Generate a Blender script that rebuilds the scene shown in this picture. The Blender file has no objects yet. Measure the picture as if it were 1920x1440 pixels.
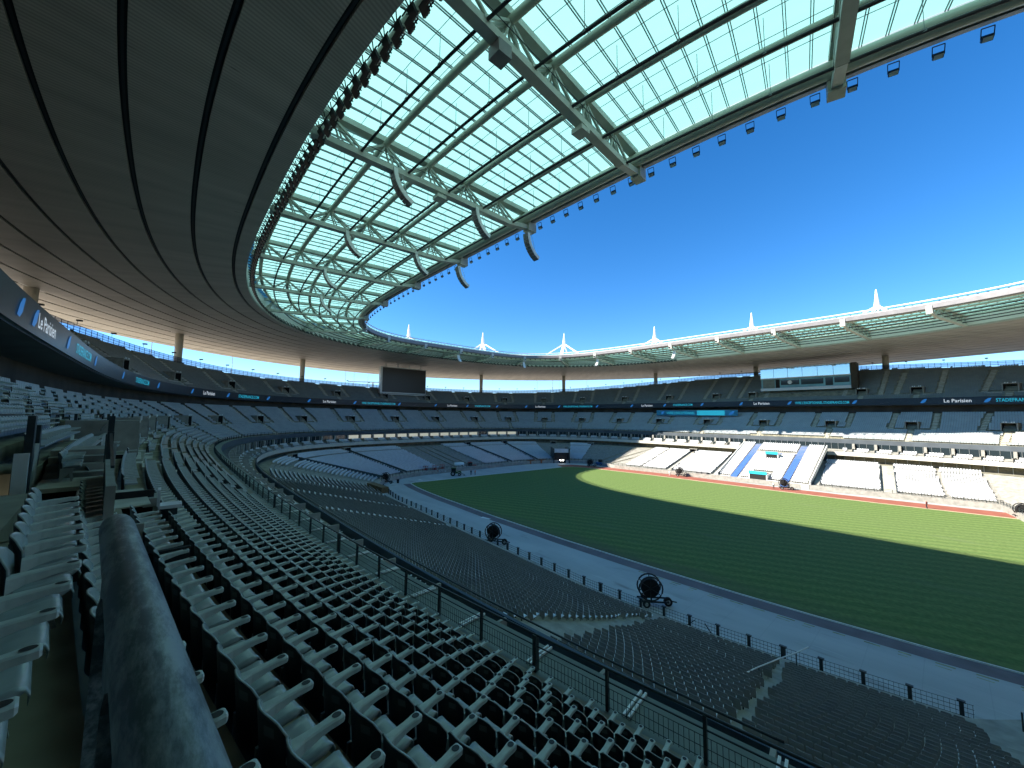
import bpy, bmesh, math, random
import numpy as np
from mathutils import Vector, Matrix
random.seed(7)
rng = np.random.default_rng(7)
S = bpy.context.scene
COL = S.collection
PI = math.pi

# ------------------------------------------------------------------ camera, sky, sun, exposure
CX, CY, CZ = 50.131, -84.542, 18.859
YAW, PITCH, ROLL = 2.41325, 0.08388, 0.00926
def cam_axes():
    cy, sy, cp, sp = math.cos(YAW), math.sin(YAW), math.cos(PITCH), math.sin(PITCH)
    f = Vector((cy * cp, sy * cp, sp)); r = Vector((sy, -cy, 0)); u = r.cross(f)
    cr, sr = math.cos(ROLL), math.sin(ROLL)
    return r * cr + u * sr, -r * sr + u * cr, f
cr_, cu_, cf_ = cam_axes()
cam_d = bpy.data.cameras.new('camera'); cam = bpy.data.objects.new('camera', cam_d); COL.objects.link(cam)
cam_d.sensor_width = 36.0; cam_d.lens = 36.0 * 721 / 1920; cam_d.clip_start = 0.05; cam_d.clip_end = 6000
M = Matrix((cr_, cu_, -cf_)).transposed().to_4x4(); M.translation = (CX, CY, CZ); cam.matrix_world = M
S.camera = cam
def pix(P):
    q = np.asarray(P, float) - np.array([CX, CY, CZ]); w = q @ np.array(cf_)
    w = np.where(np.abs(w) < 1e-6, 1e-6, w)
    return 960 + 721 * (q @ np.array(cr_)) / w, 720 - 721 * (q @ np.array(cu_)) / w, w

SUN_EL = 35.4; SUN_AZ_TRAVEL = 50.0           # light travels towards +x +y
ta = math.radians(SUN_AZ_TRAVEL); el = math.radians(SUN_EL)
sdir = Vector((math.cos(ta) * math.cos(el), math.sin(ta) * math.cos(el), -math.sin(el)))
sun_d = bpy.data.lights.new('sun', 'SUN'); sun_d.energy = 5.0; sun_d.angle = math.radians(0.53); sun_d.color = (1.0, 0.93, 0.82)
sun = bpy.data.objects.new('sun', sun_d); COL.objects.link(sun)
sun.rotation_euler = sdir.to_track_quat('-Z', 'Y').to_euler(); sun.location = (-60, -90, 120)
world = bpy.data.worlds.new('World'); S.world = world; world.use_nodes = True
wn = world.node_tree.nodes; wl = world.node_tree.links; wn.clear()
sky = wn.new('ShaderNodeTexSky'); sky.sky_type = 'NISHITA'; sky.sun_disc = False
sky.sun_elevation = el
tosun = -sdir
sky.sun_rotation = math.atan2(tosun.x, tosun.y)
sky.air_density = 0.85; sky.dust_density = 0.0; sky.ozone_density = 4.0
hs = wn.new('ShaderNodeHueSaturation'); hs.inputs['Saturation'].default_value = 1.28; hs.inputs['Hue'].default_value = 0.502
bg = wn.new('ShaderNodeBackground'); bg.inputs['Strength'].default_value = 0.093
wo = wn.new('ShaderNodeOutputWorld')
wl.new(sky.outputs[0], hs.inputs['Color']); wl.new(hs.outputs[0], bg.inputs['Color']); wl.new(bg.outputs[0], wo.inputs['Surface'])
S.view_settings.view_transform = 'Standard'; S.view_settings.look = 'None'
S.view_settings.gamma = 1.0; S.view_settings.use_curve_mapping = False
S.view_settings.exposure = 1.5
S.render.engine = 'CYCLES'
S.cycles.max_bounces = 9; S.cycles.diffuse_bounces = 7; S.cycles.glossy_bounces = 3; S.cycles.transmission_bounces = 4
S.cycles.transparent_max_bounces = 8; S.cycles.caustics_reflective = False; S.cycles.caustics_refractive = False
S.cycles.sample_clamp_indirect = 6.0
S.cycles.use_denoising = True

# ------------------------------------------------------------------ object helpers
def tag(o, label=None, cat=None, group=None, kind=None):
    if label: o['label'] = label
    if cat: o['category'] = cat
    if group: o['group'] = group
    if kind: o['kind'] = kind
    return o
def empty(name, loc=(0, 0, 0), label=None, cat=None, group=None):
    o = bpy.data.objects.new(name, None); COL.objects.link(o); o.location = loc; o.empty_display_size = 0.2
    return tag(o, label, cat, group)
def link(name, me, parent=None, kind=None):
    o = bpy.data.objects.new(name, me); COL.objects.link(o)
    if parent: o.parent = parent
    if kind: o['kind'] = kind
    return o
def copy_tree(o, parent=None, loc=None, mat=None):
    c = o.copy(); COL.objects.link(c)
    if parent is not None: c.parent = parent
    if mat is not None: c.matrix_world = mat
    elif loc is not None: c.location = loc
    for ch in list(o.children):
        copy_tree(ch, c)
    return c

class MB:
    """collects polygons; build() links them as one mesh object"""
    def __init__(s): s.v = []; s.f = []; s.m = []; s.cur = 0
    def poly(s, pts, m=None):
        n = len(s.v); s.v.extend([tuple(map(float, p)) for p in pts]); s.f.append(tuple(range(n, n + len(pts)))); s.m.append(s.cur if m is None else m)
    def raw(s, vs, fs, m=None):
        n = len(s.v); s.v.extend([tuple(map(float, p)) for p in vs])
        for f in fs: s.f.append(tuple(i + n for i in f)); s.m.append(s.cur if m is None else m)
    def obox(s, c, ax, ay, az, m=None):
        """box with centre c and half-axis vectors"""
        c = np.asarray(c, float); ax, ay, az = (np.asarray(q, float) for q in (ax, ay, az))
        vs = [c + i * ax + j * ay + k * az for k in (-1, 1) for j in (-1, 1) for i in (-1, 1)]
        s.raw(vs, [(0, 2, 3, 1), (4, 5, 7, 6), (0, 1, 5, 4), (2, 6, 7, 3), (0, 4, 6, 2), (1, 3, 7, 5)], m)
    def box(s, c, sx, sy, sz, rz=0.0, m=None):
        co, si = math.cos(rz), math.sin(rz)
        s.obox(c, (co * sx / 2, si * sx / 2, 0), (-si * sy / 2, co * sy / 2, 0), (0, 0, sz / 2), m)
    def bar(s, p0, p1, w, h, up=(0, 0, 1), m=None):
        p0 = np.asarray(p0, float); p1 = np.asarray(p1, float); d = p1 - p0; L = np.linalg.norm(d)
        if L < 1e-6: return
        d /= L; up = np.asarray(up, float)
        if abs(d @ up) > 0.99: up = np.array([1.0, 0, 0])
        sx = np.cross(d, up); sx /= np.linalg.norm(sx); uz = np.cross(sx, d)
        s.obox((p0 + p1) / 2, d * L / 2, sx * w / 2, uz * h / 2, m)
    def tube(s, pts, r, n=8, m=None, cap=True, closed=False):
        pts = [np.asarray(p, float) for p in pts]; N = len(pts)
        rr = r if hasattr(r, '__len__') else [r] * N
        base = len(s.v); rings = []
        for i, p in enumerate(pts):
            a = pts[i - 1] if (i > 0 or closed) else p; b = pts[(i + 1) % N] if (i < N - 1 or closed) else p
            d = b - a; d = d / (np.linalg.norm(d) + 1e-12)
            up = np.array([0, 0, 1.0]) if abs(d[2]) < 0.95 else np.array([1.0, 0, 0])
            x = np.cross(d, up); x /= np.linalg.norm(x); y = np.cross(x, d)
            rings.append([p + rr[i] * (math.cos(2 * PI * k / n) * x + math.sin(2 * PI * k / n) * y) for k in range(n)])
        for R in rings: s.v.extend([tuple(q) for q in R])
        mm = s.cur if m is None else m
        for i in range(N if closed else N - 1):
            j = (i + 1) % N
            for k in range(n):
                s.f.append((base + i * n + k, base + i * n + (k + 1) % n, base + j * n + (k + 1) % n, base + j * n + k)); s.m.append(mm)
        if cap and not closed:
            s.f.append(tuple(base + k for k in reversed(range(n)))); s.m.append(mm)
            s.f.append(tuple(base + (N - 1) * n + k for k in range(n))); s.m.append(mm)
    def disc(s, c, axis, r, h, n=16, m=None):
        c = np.asarray(c, float); axis = np.asarray(axis, float); axis /= np.linalg.norm(axis)
        s.tube([c - axis * h / 2, c + axis * h / 2], r, n, m)
    def mesh(s, name, mats, smooth=False, merge=False):
        me = bpy.data.meshes.new(name); me.from_pydata(s.v, [], s.f)
        for mt in (mats if isinstance(mats, (list, tuple)) else [mats]): me.materials.append(mt)
        me.polygons.foreach_set('material_index', s.m)
        if smooth: me.polygons.foreach_set('use_smooth', [True] * len(s.f))
        me.update(); return me
    def build(s, name, mats, parent=None, smooth=False, kind=None):
        return link(name, s.mesh(name, mats, smooth), parent, kind)

def np_mesh(name, V, F, mats, mi=None, smooth=False, attr=None):
    """V (N,3), F (M,4) or (M,3) arrays -> mesh datablock"""
    V = np.ascontiguousarray(V, np.float32); F = np.ascontiguousarray(F, np.int32); k = F.shape[1]
    me = bpy.data.meshes.new(name)
    me.vertices.add(len(V)); me.vertices.foreach_set('co', V.ravel())
    me.loops.add(F.size); me.loops.foreach_set('vertex_index', F.ravel())
    me.polygons.add(len(F)); me.polygons.foreach_set('loop_start', np.arange(0, F.size, k, dtype=np.int32))
    for mt in (mats if isinstance(mats, (list, tuple)) else [mats]): me.materials.append(mt)
    if mi is not None: me.polygons.foreach_set('material_index', np.ascontiguousarray(mi, np.int32))
    me.polygons.foreach_set('use_smooth', np.full(len(F), smooth))
    if attr is not None:
        for an, av in attr.items():
            a = me.attributes.new(an, 'FLOAT_VECTOR', 'POINT'); a.data.foreach_set('vector', np.ascontiguousarray(av, np.float32).ravel())
    me.update(calc_edges=True); return me
def grid_faces(K, T, close=False):
    f = []
    i = np.arange(K - 1)[:, None]; j = np.arange(T - 1 if not close else T)[None, :]
    jn = (j + 1) % T
    return np.stack([i * T + j, i * T + jn, (i + 1) * T + jn, (i + 1) * T + j], -1).reshape(-1, 4)

# ------------------------------------------------------------------ materials
def mat(name, col, rough=0.6, metal=0.0, spec=0.5, noise=None, bump=None, emit=None):
    m = bpy.data.materials.new(name); m.use_nodes = True; nt = m.node_tree; b = nt.nodes['Principled BSDF']
    b.inputs['Base Color'].default_value = (*col, 1); b.inputs['Roughness'].default_value = rough; b.inputs['Metallic'].default_value = metal
    b.inputs['Specular IOR Level'].default_value = spec
    if emit: b.inputs['Emission Color'].default_value = (*emit[0], 1); b.inputs['Emission Strength'].default_value = emit[1]
    if noise:   # (scale, amount, detail)
        tc = nt.nodes.new('ShaderNodeTexCoord'); nz = nt.nodes.new('ShaderNodeTexNoise'); nz.inputs['Scale'].default_value = noise[0]
        nz.inputs['Detail'].default_value = noise[2] if len(noise) > 2 else 4
        mr = nt.nodes.new('ShaderNodeMapRange'); mr.inputs['From Min'].default_value = 0.3; mr.inputs['From Max'].default_value = 0.7
        mr.inputs['To Min'].default_value = 1 - noise[1]; mr.inputs['To Max'].default_value = 1 + noise[1]
        mx = nt.nodes.new('ShaderNodeMix'); mx.data_type = 'RGBA'; mx.blend_type = 'MULTIPLY'; mx.inputs[0].default_value = 1
        mx.inputs[6].default_value = (*col, 1)
        nt.links.new(tc.outputs['Object'], nz.inputs['Vector']); nt.links.new(nz.outputs['Fac'], mr.inputs['Value'])
        nt.links.new(mr.outputs[0], mx.inputs[7]); nt.links.new(mx.outputs[2], b.inputs['Base Color'])
        if bump:
            bp = nt.nodes.new('ShaderNodeBump'); bp.inputs['Strength'].default_value = bump; bp.inputs['Distance'].default_value = 0.02
            nt.links.new(nz.outputs['Fac'], bp.inputs['Height']); nt.links.new(bp.outputs[0], b.inputs['Normal'])
    return m
MT = {}
MT['concrete'] = mat('concrete', (0.30, 0.29, 0.26), 0.85, noise=(1.3, 0.22, 8), bump=0.3)
MT['concrete_dark'] = mat('terrace_concrete', (0.25, 0.235, 0.175), 0.85, noise=(0.9, 0.35, 8), bump=0.3)
MT['stair'] = mat('stair_concrete', (0.46, 0.44, 0.38), 0.85, noise=(2.0, 0.18, 6))
MT['cream'] = mat('cream_paint', (0.55, 0.52, 0.45), 0.6, noise=(0.6, 0.08, 5))
MT['seat'] = mat('grey_plastic', (0.30, 0.345, 0.33), 0.22, noise=(9, 0.10, 3))
MT['arm'] = mat('armrest_plastic', (0.48, 0.535, 0.505), 0.38, noise=(14, 0.10, 3))
MT['seatback'] = mat('dark_plastic', (0.028, 0.034, 0.046), 0.45, noise=(8, 0.3, 3))
MT['plate'] = mat('number_plate', (0.12, 0.13, 0.14), 0.5)
MT['hole'] = mat('cup_hole_shade', (0.012, 0.014, 0.016), 0.6)
MT['white_seat'] = mat('white_plastic', (0.62, 0.64, 0.66), 0.35, noise=(0.7, 0.06, 4))
MT['brown_back'] = mat('olive_plastic', (0.36, 0.365, 0.32), 0.5, noise=(0.8, 0.15, 5))
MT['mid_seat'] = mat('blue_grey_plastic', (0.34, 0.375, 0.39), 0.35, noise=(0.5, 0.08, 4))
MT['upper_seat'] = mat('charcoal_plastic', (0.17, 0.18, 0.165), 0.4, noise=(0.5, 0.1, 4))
MT['steel_dark'] = mat('dark_painted_steel', (0.022, 0.032, 0.036), 0.45, 0.0)
MT['galv'] = mat('galvanised_steel', (0.42, 0.45, 0.45), 0.4, 0.7, noise=(5, 0.15, 4))
MT['tubes'] = mat('cream_steel_tube', (0.52, 0.50, 0.40), 0.45, noise=(0.35, 0.12, 6))
MT['truss'] = mat('cream_steel', (0.50, 0.50, 0.43), 0.5, noise=(0.8, 0.12, 5))
MT['purlin'] = mat('grey_purlin', (0.24, 0.26, 0.26), 0.5)
MT['rail'] = mat('dark_rail', (0.03, 0.028, 0.032), 0.6)
MT['groove'] = mat('groove_black', (0.008, 0.008, 0.009), 0.7)
MT['white'] = mat('white_paint', (0.80, 0.80, 0.78), 0.5, noise=(0.3, 0.05, 4))
MT['roofwhite'] = mat('roof_sheet', (0.72, 0.72, 0.70), 0.6)
MT['gutter'] = mat('gutter_steel', (0.20, 0.19, 0.19), 0.5, noise=(0.8, 0.15, 4))
MT['kerb'] = mat('white_kerb', (0.70, 0.70, 0.64), 0.7, noise=(2, 0.12, 4))
MT['blue'] = mat('blue_stair_paint', (0.05, 0.14, 0.42), 0.6, noise=(1.5, 0.12, 4))
MT['screen'] = mat('screen_black', (0.006, 0.006, 0.008), 0.35)
MT['alu'] = mat('aluminium', (0.55, 0.56, 0.56), 0.45, 0.3)
MT['led'] = mat('led_panel', (0.012, 0.02, 0.032), 0.35, noise=(2.5, 0.25, 3))
MT['dark'] = mat('opening_shade', (0.012, 0.012, 0.013), 0.9)  # near-black stands in for the shade inside openings and pits
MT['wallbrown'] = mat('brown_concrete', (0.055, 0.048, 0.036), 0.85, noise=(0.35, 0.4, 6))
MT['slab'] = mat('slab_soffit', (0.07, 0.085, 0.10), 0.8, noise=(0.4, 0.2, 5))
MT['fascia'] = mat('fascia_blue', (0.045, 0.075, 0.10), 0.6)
MT['ledge'] = mat('ledge_membrane', (0.17, 0.20, 0.18), 0.8, noise=(1.0, 0.15, 6))
MT['red'] = mat('red_paint', (0.32, 0.022, 0.018), 0.4)
MT['green'] = mat('green_paint', (0.02, 0.10, 0.02), 0.4)
MT['blue_paint'] = mat('blue_machine_paint', (0.02, 0.10, 0.25), 0.4)
MT['rubber'] = mat('black_rubber', (0.015, 0.015, 0.016), 0.8)
MT['black'] = mat('black_paint', (0.012, 0.013, 0.016), 0.5)
MT['orange'] = mat('rust_orange', (0.30, 0.09, 0.025), 0.6)
MT['wood'] = mat('brown_timber', (0.16, 0.10, 0.045), 0.8, noise=(3, 0.4, 6))
MT['lens'] = mat('lamp_glass', (0.75, 0.76, 0.74), 0.2)
MT['glass_dark'] = mat('dark_glass', (0.02, 0.03, 0.035), 0.08)
MT['blind'] = mat('cream_blind_glow', (0.80, 0.74, 0.58), 0.7, emit=((1.0, 0.9, 0.65), 0.12))  # weak emission gives the blinds the look of lit rooms behind
MT['skin'] = mat('skin', (0.45, 0.28, 0.2), 0.6)
MT['cloth_dark'] = mat('dark_cloth', (0.02, 0.022, 0.03), 0.9)
MT['cloth_red'] = mat('red_cloth', (0.22, 0.05, 0.04), 0.9)
MT['cloth_white'] = mat('white_cloth', (0.7, 0.7, 0.68), 0.9)
MT['hose'] = mat('white_hose', (0.62, 0.64, 0.62), 0.5)
MT['head'] = mat('headlight_lit', (1, 1, 1), 0.3, emit=((1.0, 0.95, 0.85), 12.0))
MT['sign'] = mat('white_sign', (0.7, 0.72, 0.72), 0.5)
MT['txt_white'] = mat('led_white', (0.6, 0.62, 0.65), 0.4, emit=((0.85, 0.92, 1.0), 0.16))
MT['txt_cyan'] = mat('led_cyan', (0.02, 0.3, 0.4), 0.4, emit=((0.03, 0.50, 0.72), 0.20))
MT['txt_blue'] = mat('led_blue', (0.02, 0.15, 0.4), 0.4, emit=((0.03, 0.25, 0.75), 0.13))
MT['txt_ink'] = mat('print_ink', (0.01, 0.05, 0.12), 0.6)
MT['banner'] = mat('banner_cyan', (0.02, 0.20, 0.36), 0.6, noise=(0.3, 0.3, 3))
MT['teal'] = mat('teal_sky_tint', (0.16, 0.36, 0.40), 0.3, noise=(0.25, 0.25, 3))  # lightened teal stands in for sky reflected in the studio glass
MT['orange_cloth'] = mat('hi_vis_orange', (0.6, 0.12, 0.02), 0.8)

def mat_glass_pane():
    m = bpy.data.materials.new('roof_glass'); m.use_nodes = True; nt = m.node_tree; nt.nodes.clear()
    out = nt.nodes.new('ShaderNodeOutputMaterial'); tl = nt.nodes.new('ShaderNodeBsdfTranslucent'); tr = nt.nodes.new('ShaderNodeBsdfTransparent')
    gl = nt.nodes.new('ShaderNodeBsdfGlossy'); gl.inputs['Roughness'].default_value = 0.08; gl.inputs['Color'].default_value = (0.8, 0.9, 0.9, 1)
    df = nt.nodes.new('ShaderNodeBsdfDiffuse'); df.inputs['Color'].default_value = (0.30, 0.46, 0.40, 1)
    tl.inputs['Color'].default_value = (0.25, 0.53, 0.48, 1); tr.inputs['Color'].default_value = (0.5, 0.85, 0.82, 1)
    nz = nt.nodes.new('ShaderNodeTexNoise'); nz.inputs['Scale'].default_value = 0.35; nz.inputs['Detail'].default_value = 5
    tc = nt.nodes.new('ShaderNodeTexCoord'); nt.links.new(tc.outputs['Object'], nz.inputs['Vector'])
    mr = nt.nodes.new('ShaderNodeMapRange'); mr.inputs['To Min'].default_value = 0.997; mr.inputs['To Max'].default_value = 1.0
    nt.links.new(nz.outputs['Fac'], mr.inputs['Value'])
    m1 = nt.nodes.new('ShaderNodeMixShader'); m2 = nt.nodes.new('ShaderNodeMixShader'); m3 = nt.nodes.new('ShaderNodeMixShader')
    nt.links.new(mr.outputs[0], m1.inputs[0]); nt.links.new(tr.outputs[0], m1.inputs[1]); nt.links.new(tl.outputs[0], m1.inputs[2])
    m2.inputs[0].default_value = 0.12; nt.links.new(m1.outputs[0], m2.inputs[1]); nt.links.new(df.outputs[0], m2.inputs[2])
    m3.inputs[0].default_value = 0.05; nt.links.new(m2.outputs[0], m3.inputs[1]); nt.links.new(gl.outputs[0], m3.inputs[2])
    nt.links.new(m3.outputs[0], out.inputs['Surface']); return m
MT['pane'] = mat_glass_pane()
def mat_clear_glass(name, tint, refl=0.25):
    m = bpy.data.materials.new(name); m.use_nodes = True; nt = m.node_tree; nt.nodes.clear()
    out = nt.nodes.new('ShaderNodeOutputMaterial'); tr = nt.nodes.new('ShaderNodeBsdfTransparent'); tr.inputs[0].default_value = (*tint, 1)
    gl = nt.nodes.new('ShaderNodeBsdfGlossy'); gl.inputs['Roughness'].default_value = 0.03
    mx = nt.nodes.new('ShaderNodeMixShader'); mx.inputs[0].default_value = refl
    nt.links.new(tr.outputs[0], mx.inputs[1]); nt.links.new(gl.outputs[0], mx.inputs[2]); nt.links.new(mx.outputs[0], out.inputs['Surface']); return m
MT['clear'] = mat_clear_glass('clear_glass', (0.45, 0.72, 0.74), 0.45)

def mat_soffit():
    m = bpy.data.materials.new('soffit_slats'); m.use_nodes = True; nt = m.node_tree; b = nt.nodes['Principled BSDF']
    at = nt.nodes.new('ShaderNodeAttribute'); at.attribute_name = 'ruv'
    sp = nt.nodes.new('ShaderNodeSeparateXYZ'); nt.links.new(at.outputs['Vector'], sp.inputs[0])
    wv = nt.nodes.new('ShaderNodeMath'); wv.operation = 'MULTIPLY'; wv.inputs[1].default_value = 2 * PI / 0.30
    sn = nt.nodes.new('ShaderNodeMath'); sn.operation = 'SINE'
    nt.links.new(sp.outputs[0], wv.inputs[0]); nt.links.new(wv.outputs[0], sn.inputs[0])
    mr = nt.nodes.new('ShaderNodeMapRange'); mr.inputs['From Min'].default_value = -1; mr.inputs['To Min'].default_value = 0.74; mr.inputs['To Max'].default_value = 1.08
    nt.links.new(sn.outputs[0], mr.inputs['Value'])
    nz = nt.nodes.new('ShaderNodeTexNoise'); nz.inputs['Scale'].default_value = 1.0; nz.inputs['Detail'].default_value = 7
    mp = nt.nodes.new('ShaderNodeMapping'); mp.inputs['Scale'].default_value = (0.5, 0.06, 1); nt.links.new(at.outputs['Vector'], mp.inputs[0]); nt.links.new(mp.outputs[0], nz.inputs['Vector'])
    m2 = nt.nodes.new('ShaderNodeMapRange'); m2.inputs['From Min'].default_value = 0.3; m2.inputs['From Max'].default_value = 0.7; m2.inputs['To Min'].default_value = 0.82; m2.inputs['To Max'].default_value = 1.12
    nt.links.new(nz.outputs['Fac'], m2.inputs['Value'])
    # dark scuffs
    n3 = nt.nodes.new('ShaderNodeTexNoise'); n3.inputs['Scale'].default_value = 1.0; n3.inputs['Detail'].default_value = 3
    mp3 = nt.nodes.new('ShaderNodeMapping'); mp3.inputs['Scale'].default_value = (1.1, 0.22, 1); nt.links.new(at.outputs['Vector'], mp3.inputs[0]); nt.links.new(mp3.outputs[0], n3.inputs['Vector'])
    m3 = nt.nodes.new('ShaderNodeMapRange'); m3.inputs['From Min'].default_value = 0.70; m3.inputs['From Max'].default_value = 0.78; m3.inputs['To Min'].default_value = 1.0; m3.inputs['To Max'].default_value = 0.55
    nt.links.new(n3.outputs['Fac'], m3.inputs['Value'])
    mul = nt.nodes.new('ShaderNodeMath'); mul.operation = 'MULTIPLY'; nt.links.new(mr.outputs[0], mul.inputs[0]); nt.links.new(m2.outputs[0], mul.inputs[1])
    mul2 = nt.nodes.new('ShaderNodeMath'); mul2.operation = 'MULTIPLY'; nt.links.new(mul.outputs[0], mul2.inputs[0]); nt.links.new(m3.outputs[0], mul2.inputs[1])
    mx = nt.nodes.new('ShaderNodeMix'); mx.data_type = 'RGBA'; mx.blend_type = 'MULTIPLY'; mx.inputs[0].default_value = 1; mx.inputs[6].default_value = (0.48, 0.45, 0.40, 1)
    nt.links.new(mul2.outputs[0], mx.inputs[7]); nt.links.new(mx.outputs[2], b.inputs['Base Color']); b.inputs['Roughness'].default_value = 0.55
    return m
MT['soffit'] = mat_soffit()

def ground_mat(name, build):
    m = bpy.data.materials.new(name); m.use_nodes = True; nt = m.node_tree; b = nt.nodes['Principled BSDF']
    tc = nt.nodes.new('ShaderNodeTexCoord'); build(nt, b, tc); return m
def nnoise(nt, tc, scale, det=5, sc=(1, 1, 1)):
    mp = nt.nodes.new('ShaderNodeMapping'); mp.inputs['Scale'].default_value = sc; nt.links.new(tc.outputs['Object'], mp.inputs[0])
    n = nt.nodes.new('ShaderNodeTexNoise'); n.inputs['Scale'].default_value = scale; n.inputs['Detail'].default_value = det; nt.links.new(mp.outputs[0], n.inputs['Vector']); return n.outputs['Fac']
def nramp(nt, sock, a, b, lo, hi):
    r = nt.nodes.new('ShaderNodeMapRange'); r.inputs['From Min'].default_value = a; r.inputs['From Max'].default_value = b; r.inputs['To Min'].default_value = lo; r.inputs['To Max'].default_value = hi
    nt.links.new(sock, r.inputs['Value']); return r.outputs[0]
def nmix(nt, fac, c1, c2, mode='MIX'):
    x = nt.nodes.new('ShaderNodeMix'); x.data_type = 'RGBA'; x.blend_type = mode
    for i, c in ((0, fac), (6, c1), (7, c2)):
        if isinstance(c, (int, float)): x.inputs[i].default_value = c
        elif isinstance(c, tuple): x.inputs[i].default_value = (*c, 1)
        else: nt.links.new(c, x.inputs[i])
    return x.outputs[2]
def nmath(nt, op, a, b=0.0):
    n = nt.nodes.new('ShaderNodeMath'); n.operation = op
    for i, c in ((0, a), (1, b)):
        if isinstance(c, (int, float)): n.inputs[i].default_value = c
        else: nt.links.new(c, n.inputs[i])
    return n.outputs[0]
def g_grass(nt, b, tc):
    sp = nt.nodes.new('ShaderNodeSeparateXYZ'); nt.links.new(tc.outputs['Object'], sp.inputs[0])
    # narrow mowing lines run across the view direction
    ln = nmath(nt, 'ADD', nmath(nt, 'MULTIPLY', sp.outputs[0], -0.42), nmath(nt, 'MULTIPLY', sp.outputs[1], 1.0))
    st = nmath(nt, 'SINE', nmath(nt, 'MULTIPLY', ln, 2 * PI / 2.3))
    stf = nramp(nt, st, -0.6, 0.6, 0.0, 1.0)
    base = nmix(nt, stf, (0.098, 0.165, 0.045), (0.142, 0.205, 0.058))
    big = nramp(nt, nnoise(nt, tc, 0.035, 5, (0.6, 1.4, 1)), 0.35, 0.65, 0.0, 1.0)
    base = nmix(nt, nmath(nt, 'MULTIPLY', big, 0.55), base, (0.125, 0.185, 0.058))
    fine = nramp(nt, nnoise(nt, tc, 2.2, 6), 0.3, 0.7, 0.78, 1.2)
    base = nmix(nt, 1.0, base, fine, 'MULTIPLY')
    # worn, brownish turf by the near kerb
    wear = nramp(nt, nmath(nt, 'ADD', sp.outputs[1], nmath(nt, 'MULTIPLY', nnoise(nt, tc, 0.12, 4, (0.35, 2, 1)), 6.0)), -34.5, -30.0, 1.0, 0.0)
    wear = nmath(nt, 'MULTIPLY', wear, nramp(nt, nnoise(nt, tc, 0.5, 5, (0.3, 2, 1)), 0.3, 0.6, 0.25, 0.95))
    base = nmix(nt, wear, base, (0.115, 0.115, 0.065))
    pale = nramp(nt, nnoise(nt, tc, 0.09, 3, (0.5, 1.6, 1)), 0.62, 0.72, 0.0, 0.35)
    base = nmix(nt, pale, base, (0.15, 0.19, 0.09))
    nt.links.new(base, b.inputs['Base Color']); b.inputs['Roughness'].default_value = 0.9; b.inputs['Specular IOR Level'].default_value = 0.2
    bp = nt.nodes.new('ShaderNodeBump'); bp.inputs['Strength'].default_value = 0.4; nt.links.new(fine, bp.inputs['Height']); nt.links.new(bp.outputs[0], b.inputs['Normal'])
MT['grass'] = ground_mat('grass_blades', g_grass)
def g_tarp(nt, b, tc):
    base = nmix(nt, nramp(nt, nnoise(nt, tc, 0.18, 7, (0.5, 1.6, 1)), 0.3, 0.7, 0, 1), (0.36, 0.375, 0.37), (0.47, 0.48, 0.465))
    sp = nt.nodes.new('ShaderNodeSeparateXYZ'); nt.links.new(tc.outputs['Object'], sp.inputs[0])
    fx = nmath(nt, 'FRACT', nmath(nt, 'MULTIPLY', sp.outputs[0], 1 / 3.2)); fy = nmath(nt, 'FRACT', nmath(nt, 'MULTIPLY', sp.outputs[1], 1 / 2.4))
    seam = nmath(nt, 'MAXIMUM', nramp(nt, fx, 0.0, 0.025, 1, 0), nramp(nt, fy, 0.0, 0.03, 1, 0))
    base = nmix(nt, nmath(nt, 'MULTIPLY', seam, 0.35), base, (0.24, 0.26, 0.26))
    stain = nmath(nt, 'MULTIPLY', nramp(nt, nnoise(nt, tc, 0.33, 5, (0.45, 1.5, 1)), 0.60, 0.70, 0, 0.6), nramp(nt, nnoise(nt, tc, 0.05, 2), 0.42, 0.55, 0, 1))
    base = nmix(nt, stain, base, (0.16, 0.14, 0.13))
    scuff = nramp(nt, nnoise(nt, tc, 0.8, 6, (0.25, 2.2, 1)), 0.63, 0.72, 0, 0.35)
    base = nmix(nt, scuff, base, (0.60, 0.61, 0.58))
    nt.links.new(base, b.inputs['Base Color']); b.inputs['Roughness'].default_value = 0.62
MT['tarp'] = ground_mat('track_cover', g_tarp)
MT['yellow'] = mat('worn_yellow_paint', (0.30, 0.30, 0.16), 0.8, noise=(1.2, 0.5, 6))
MT['plaza'] = mat('plaza_paving', (0.38, 0.33, 0.26), 0.9, noise=(0.05, 0.2, 5))
MT['track'] = mat('track_red', (0.28, 0.085, 0.055), 0.85, noise=(0.5, 0.16, 6))
MT['track_shade'] = mat('track_red_shaded', (0.17, 0.135, 0.14), 0.8, noise=(0.4, 0.2, 6))  # red track with its shade put into a darker, greyer colour
MT['earth'] = mat('sandy_edge', (0.46, 0.36, 0.23), 0.9, noise=(0.8, 0.2, 6))

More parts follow.
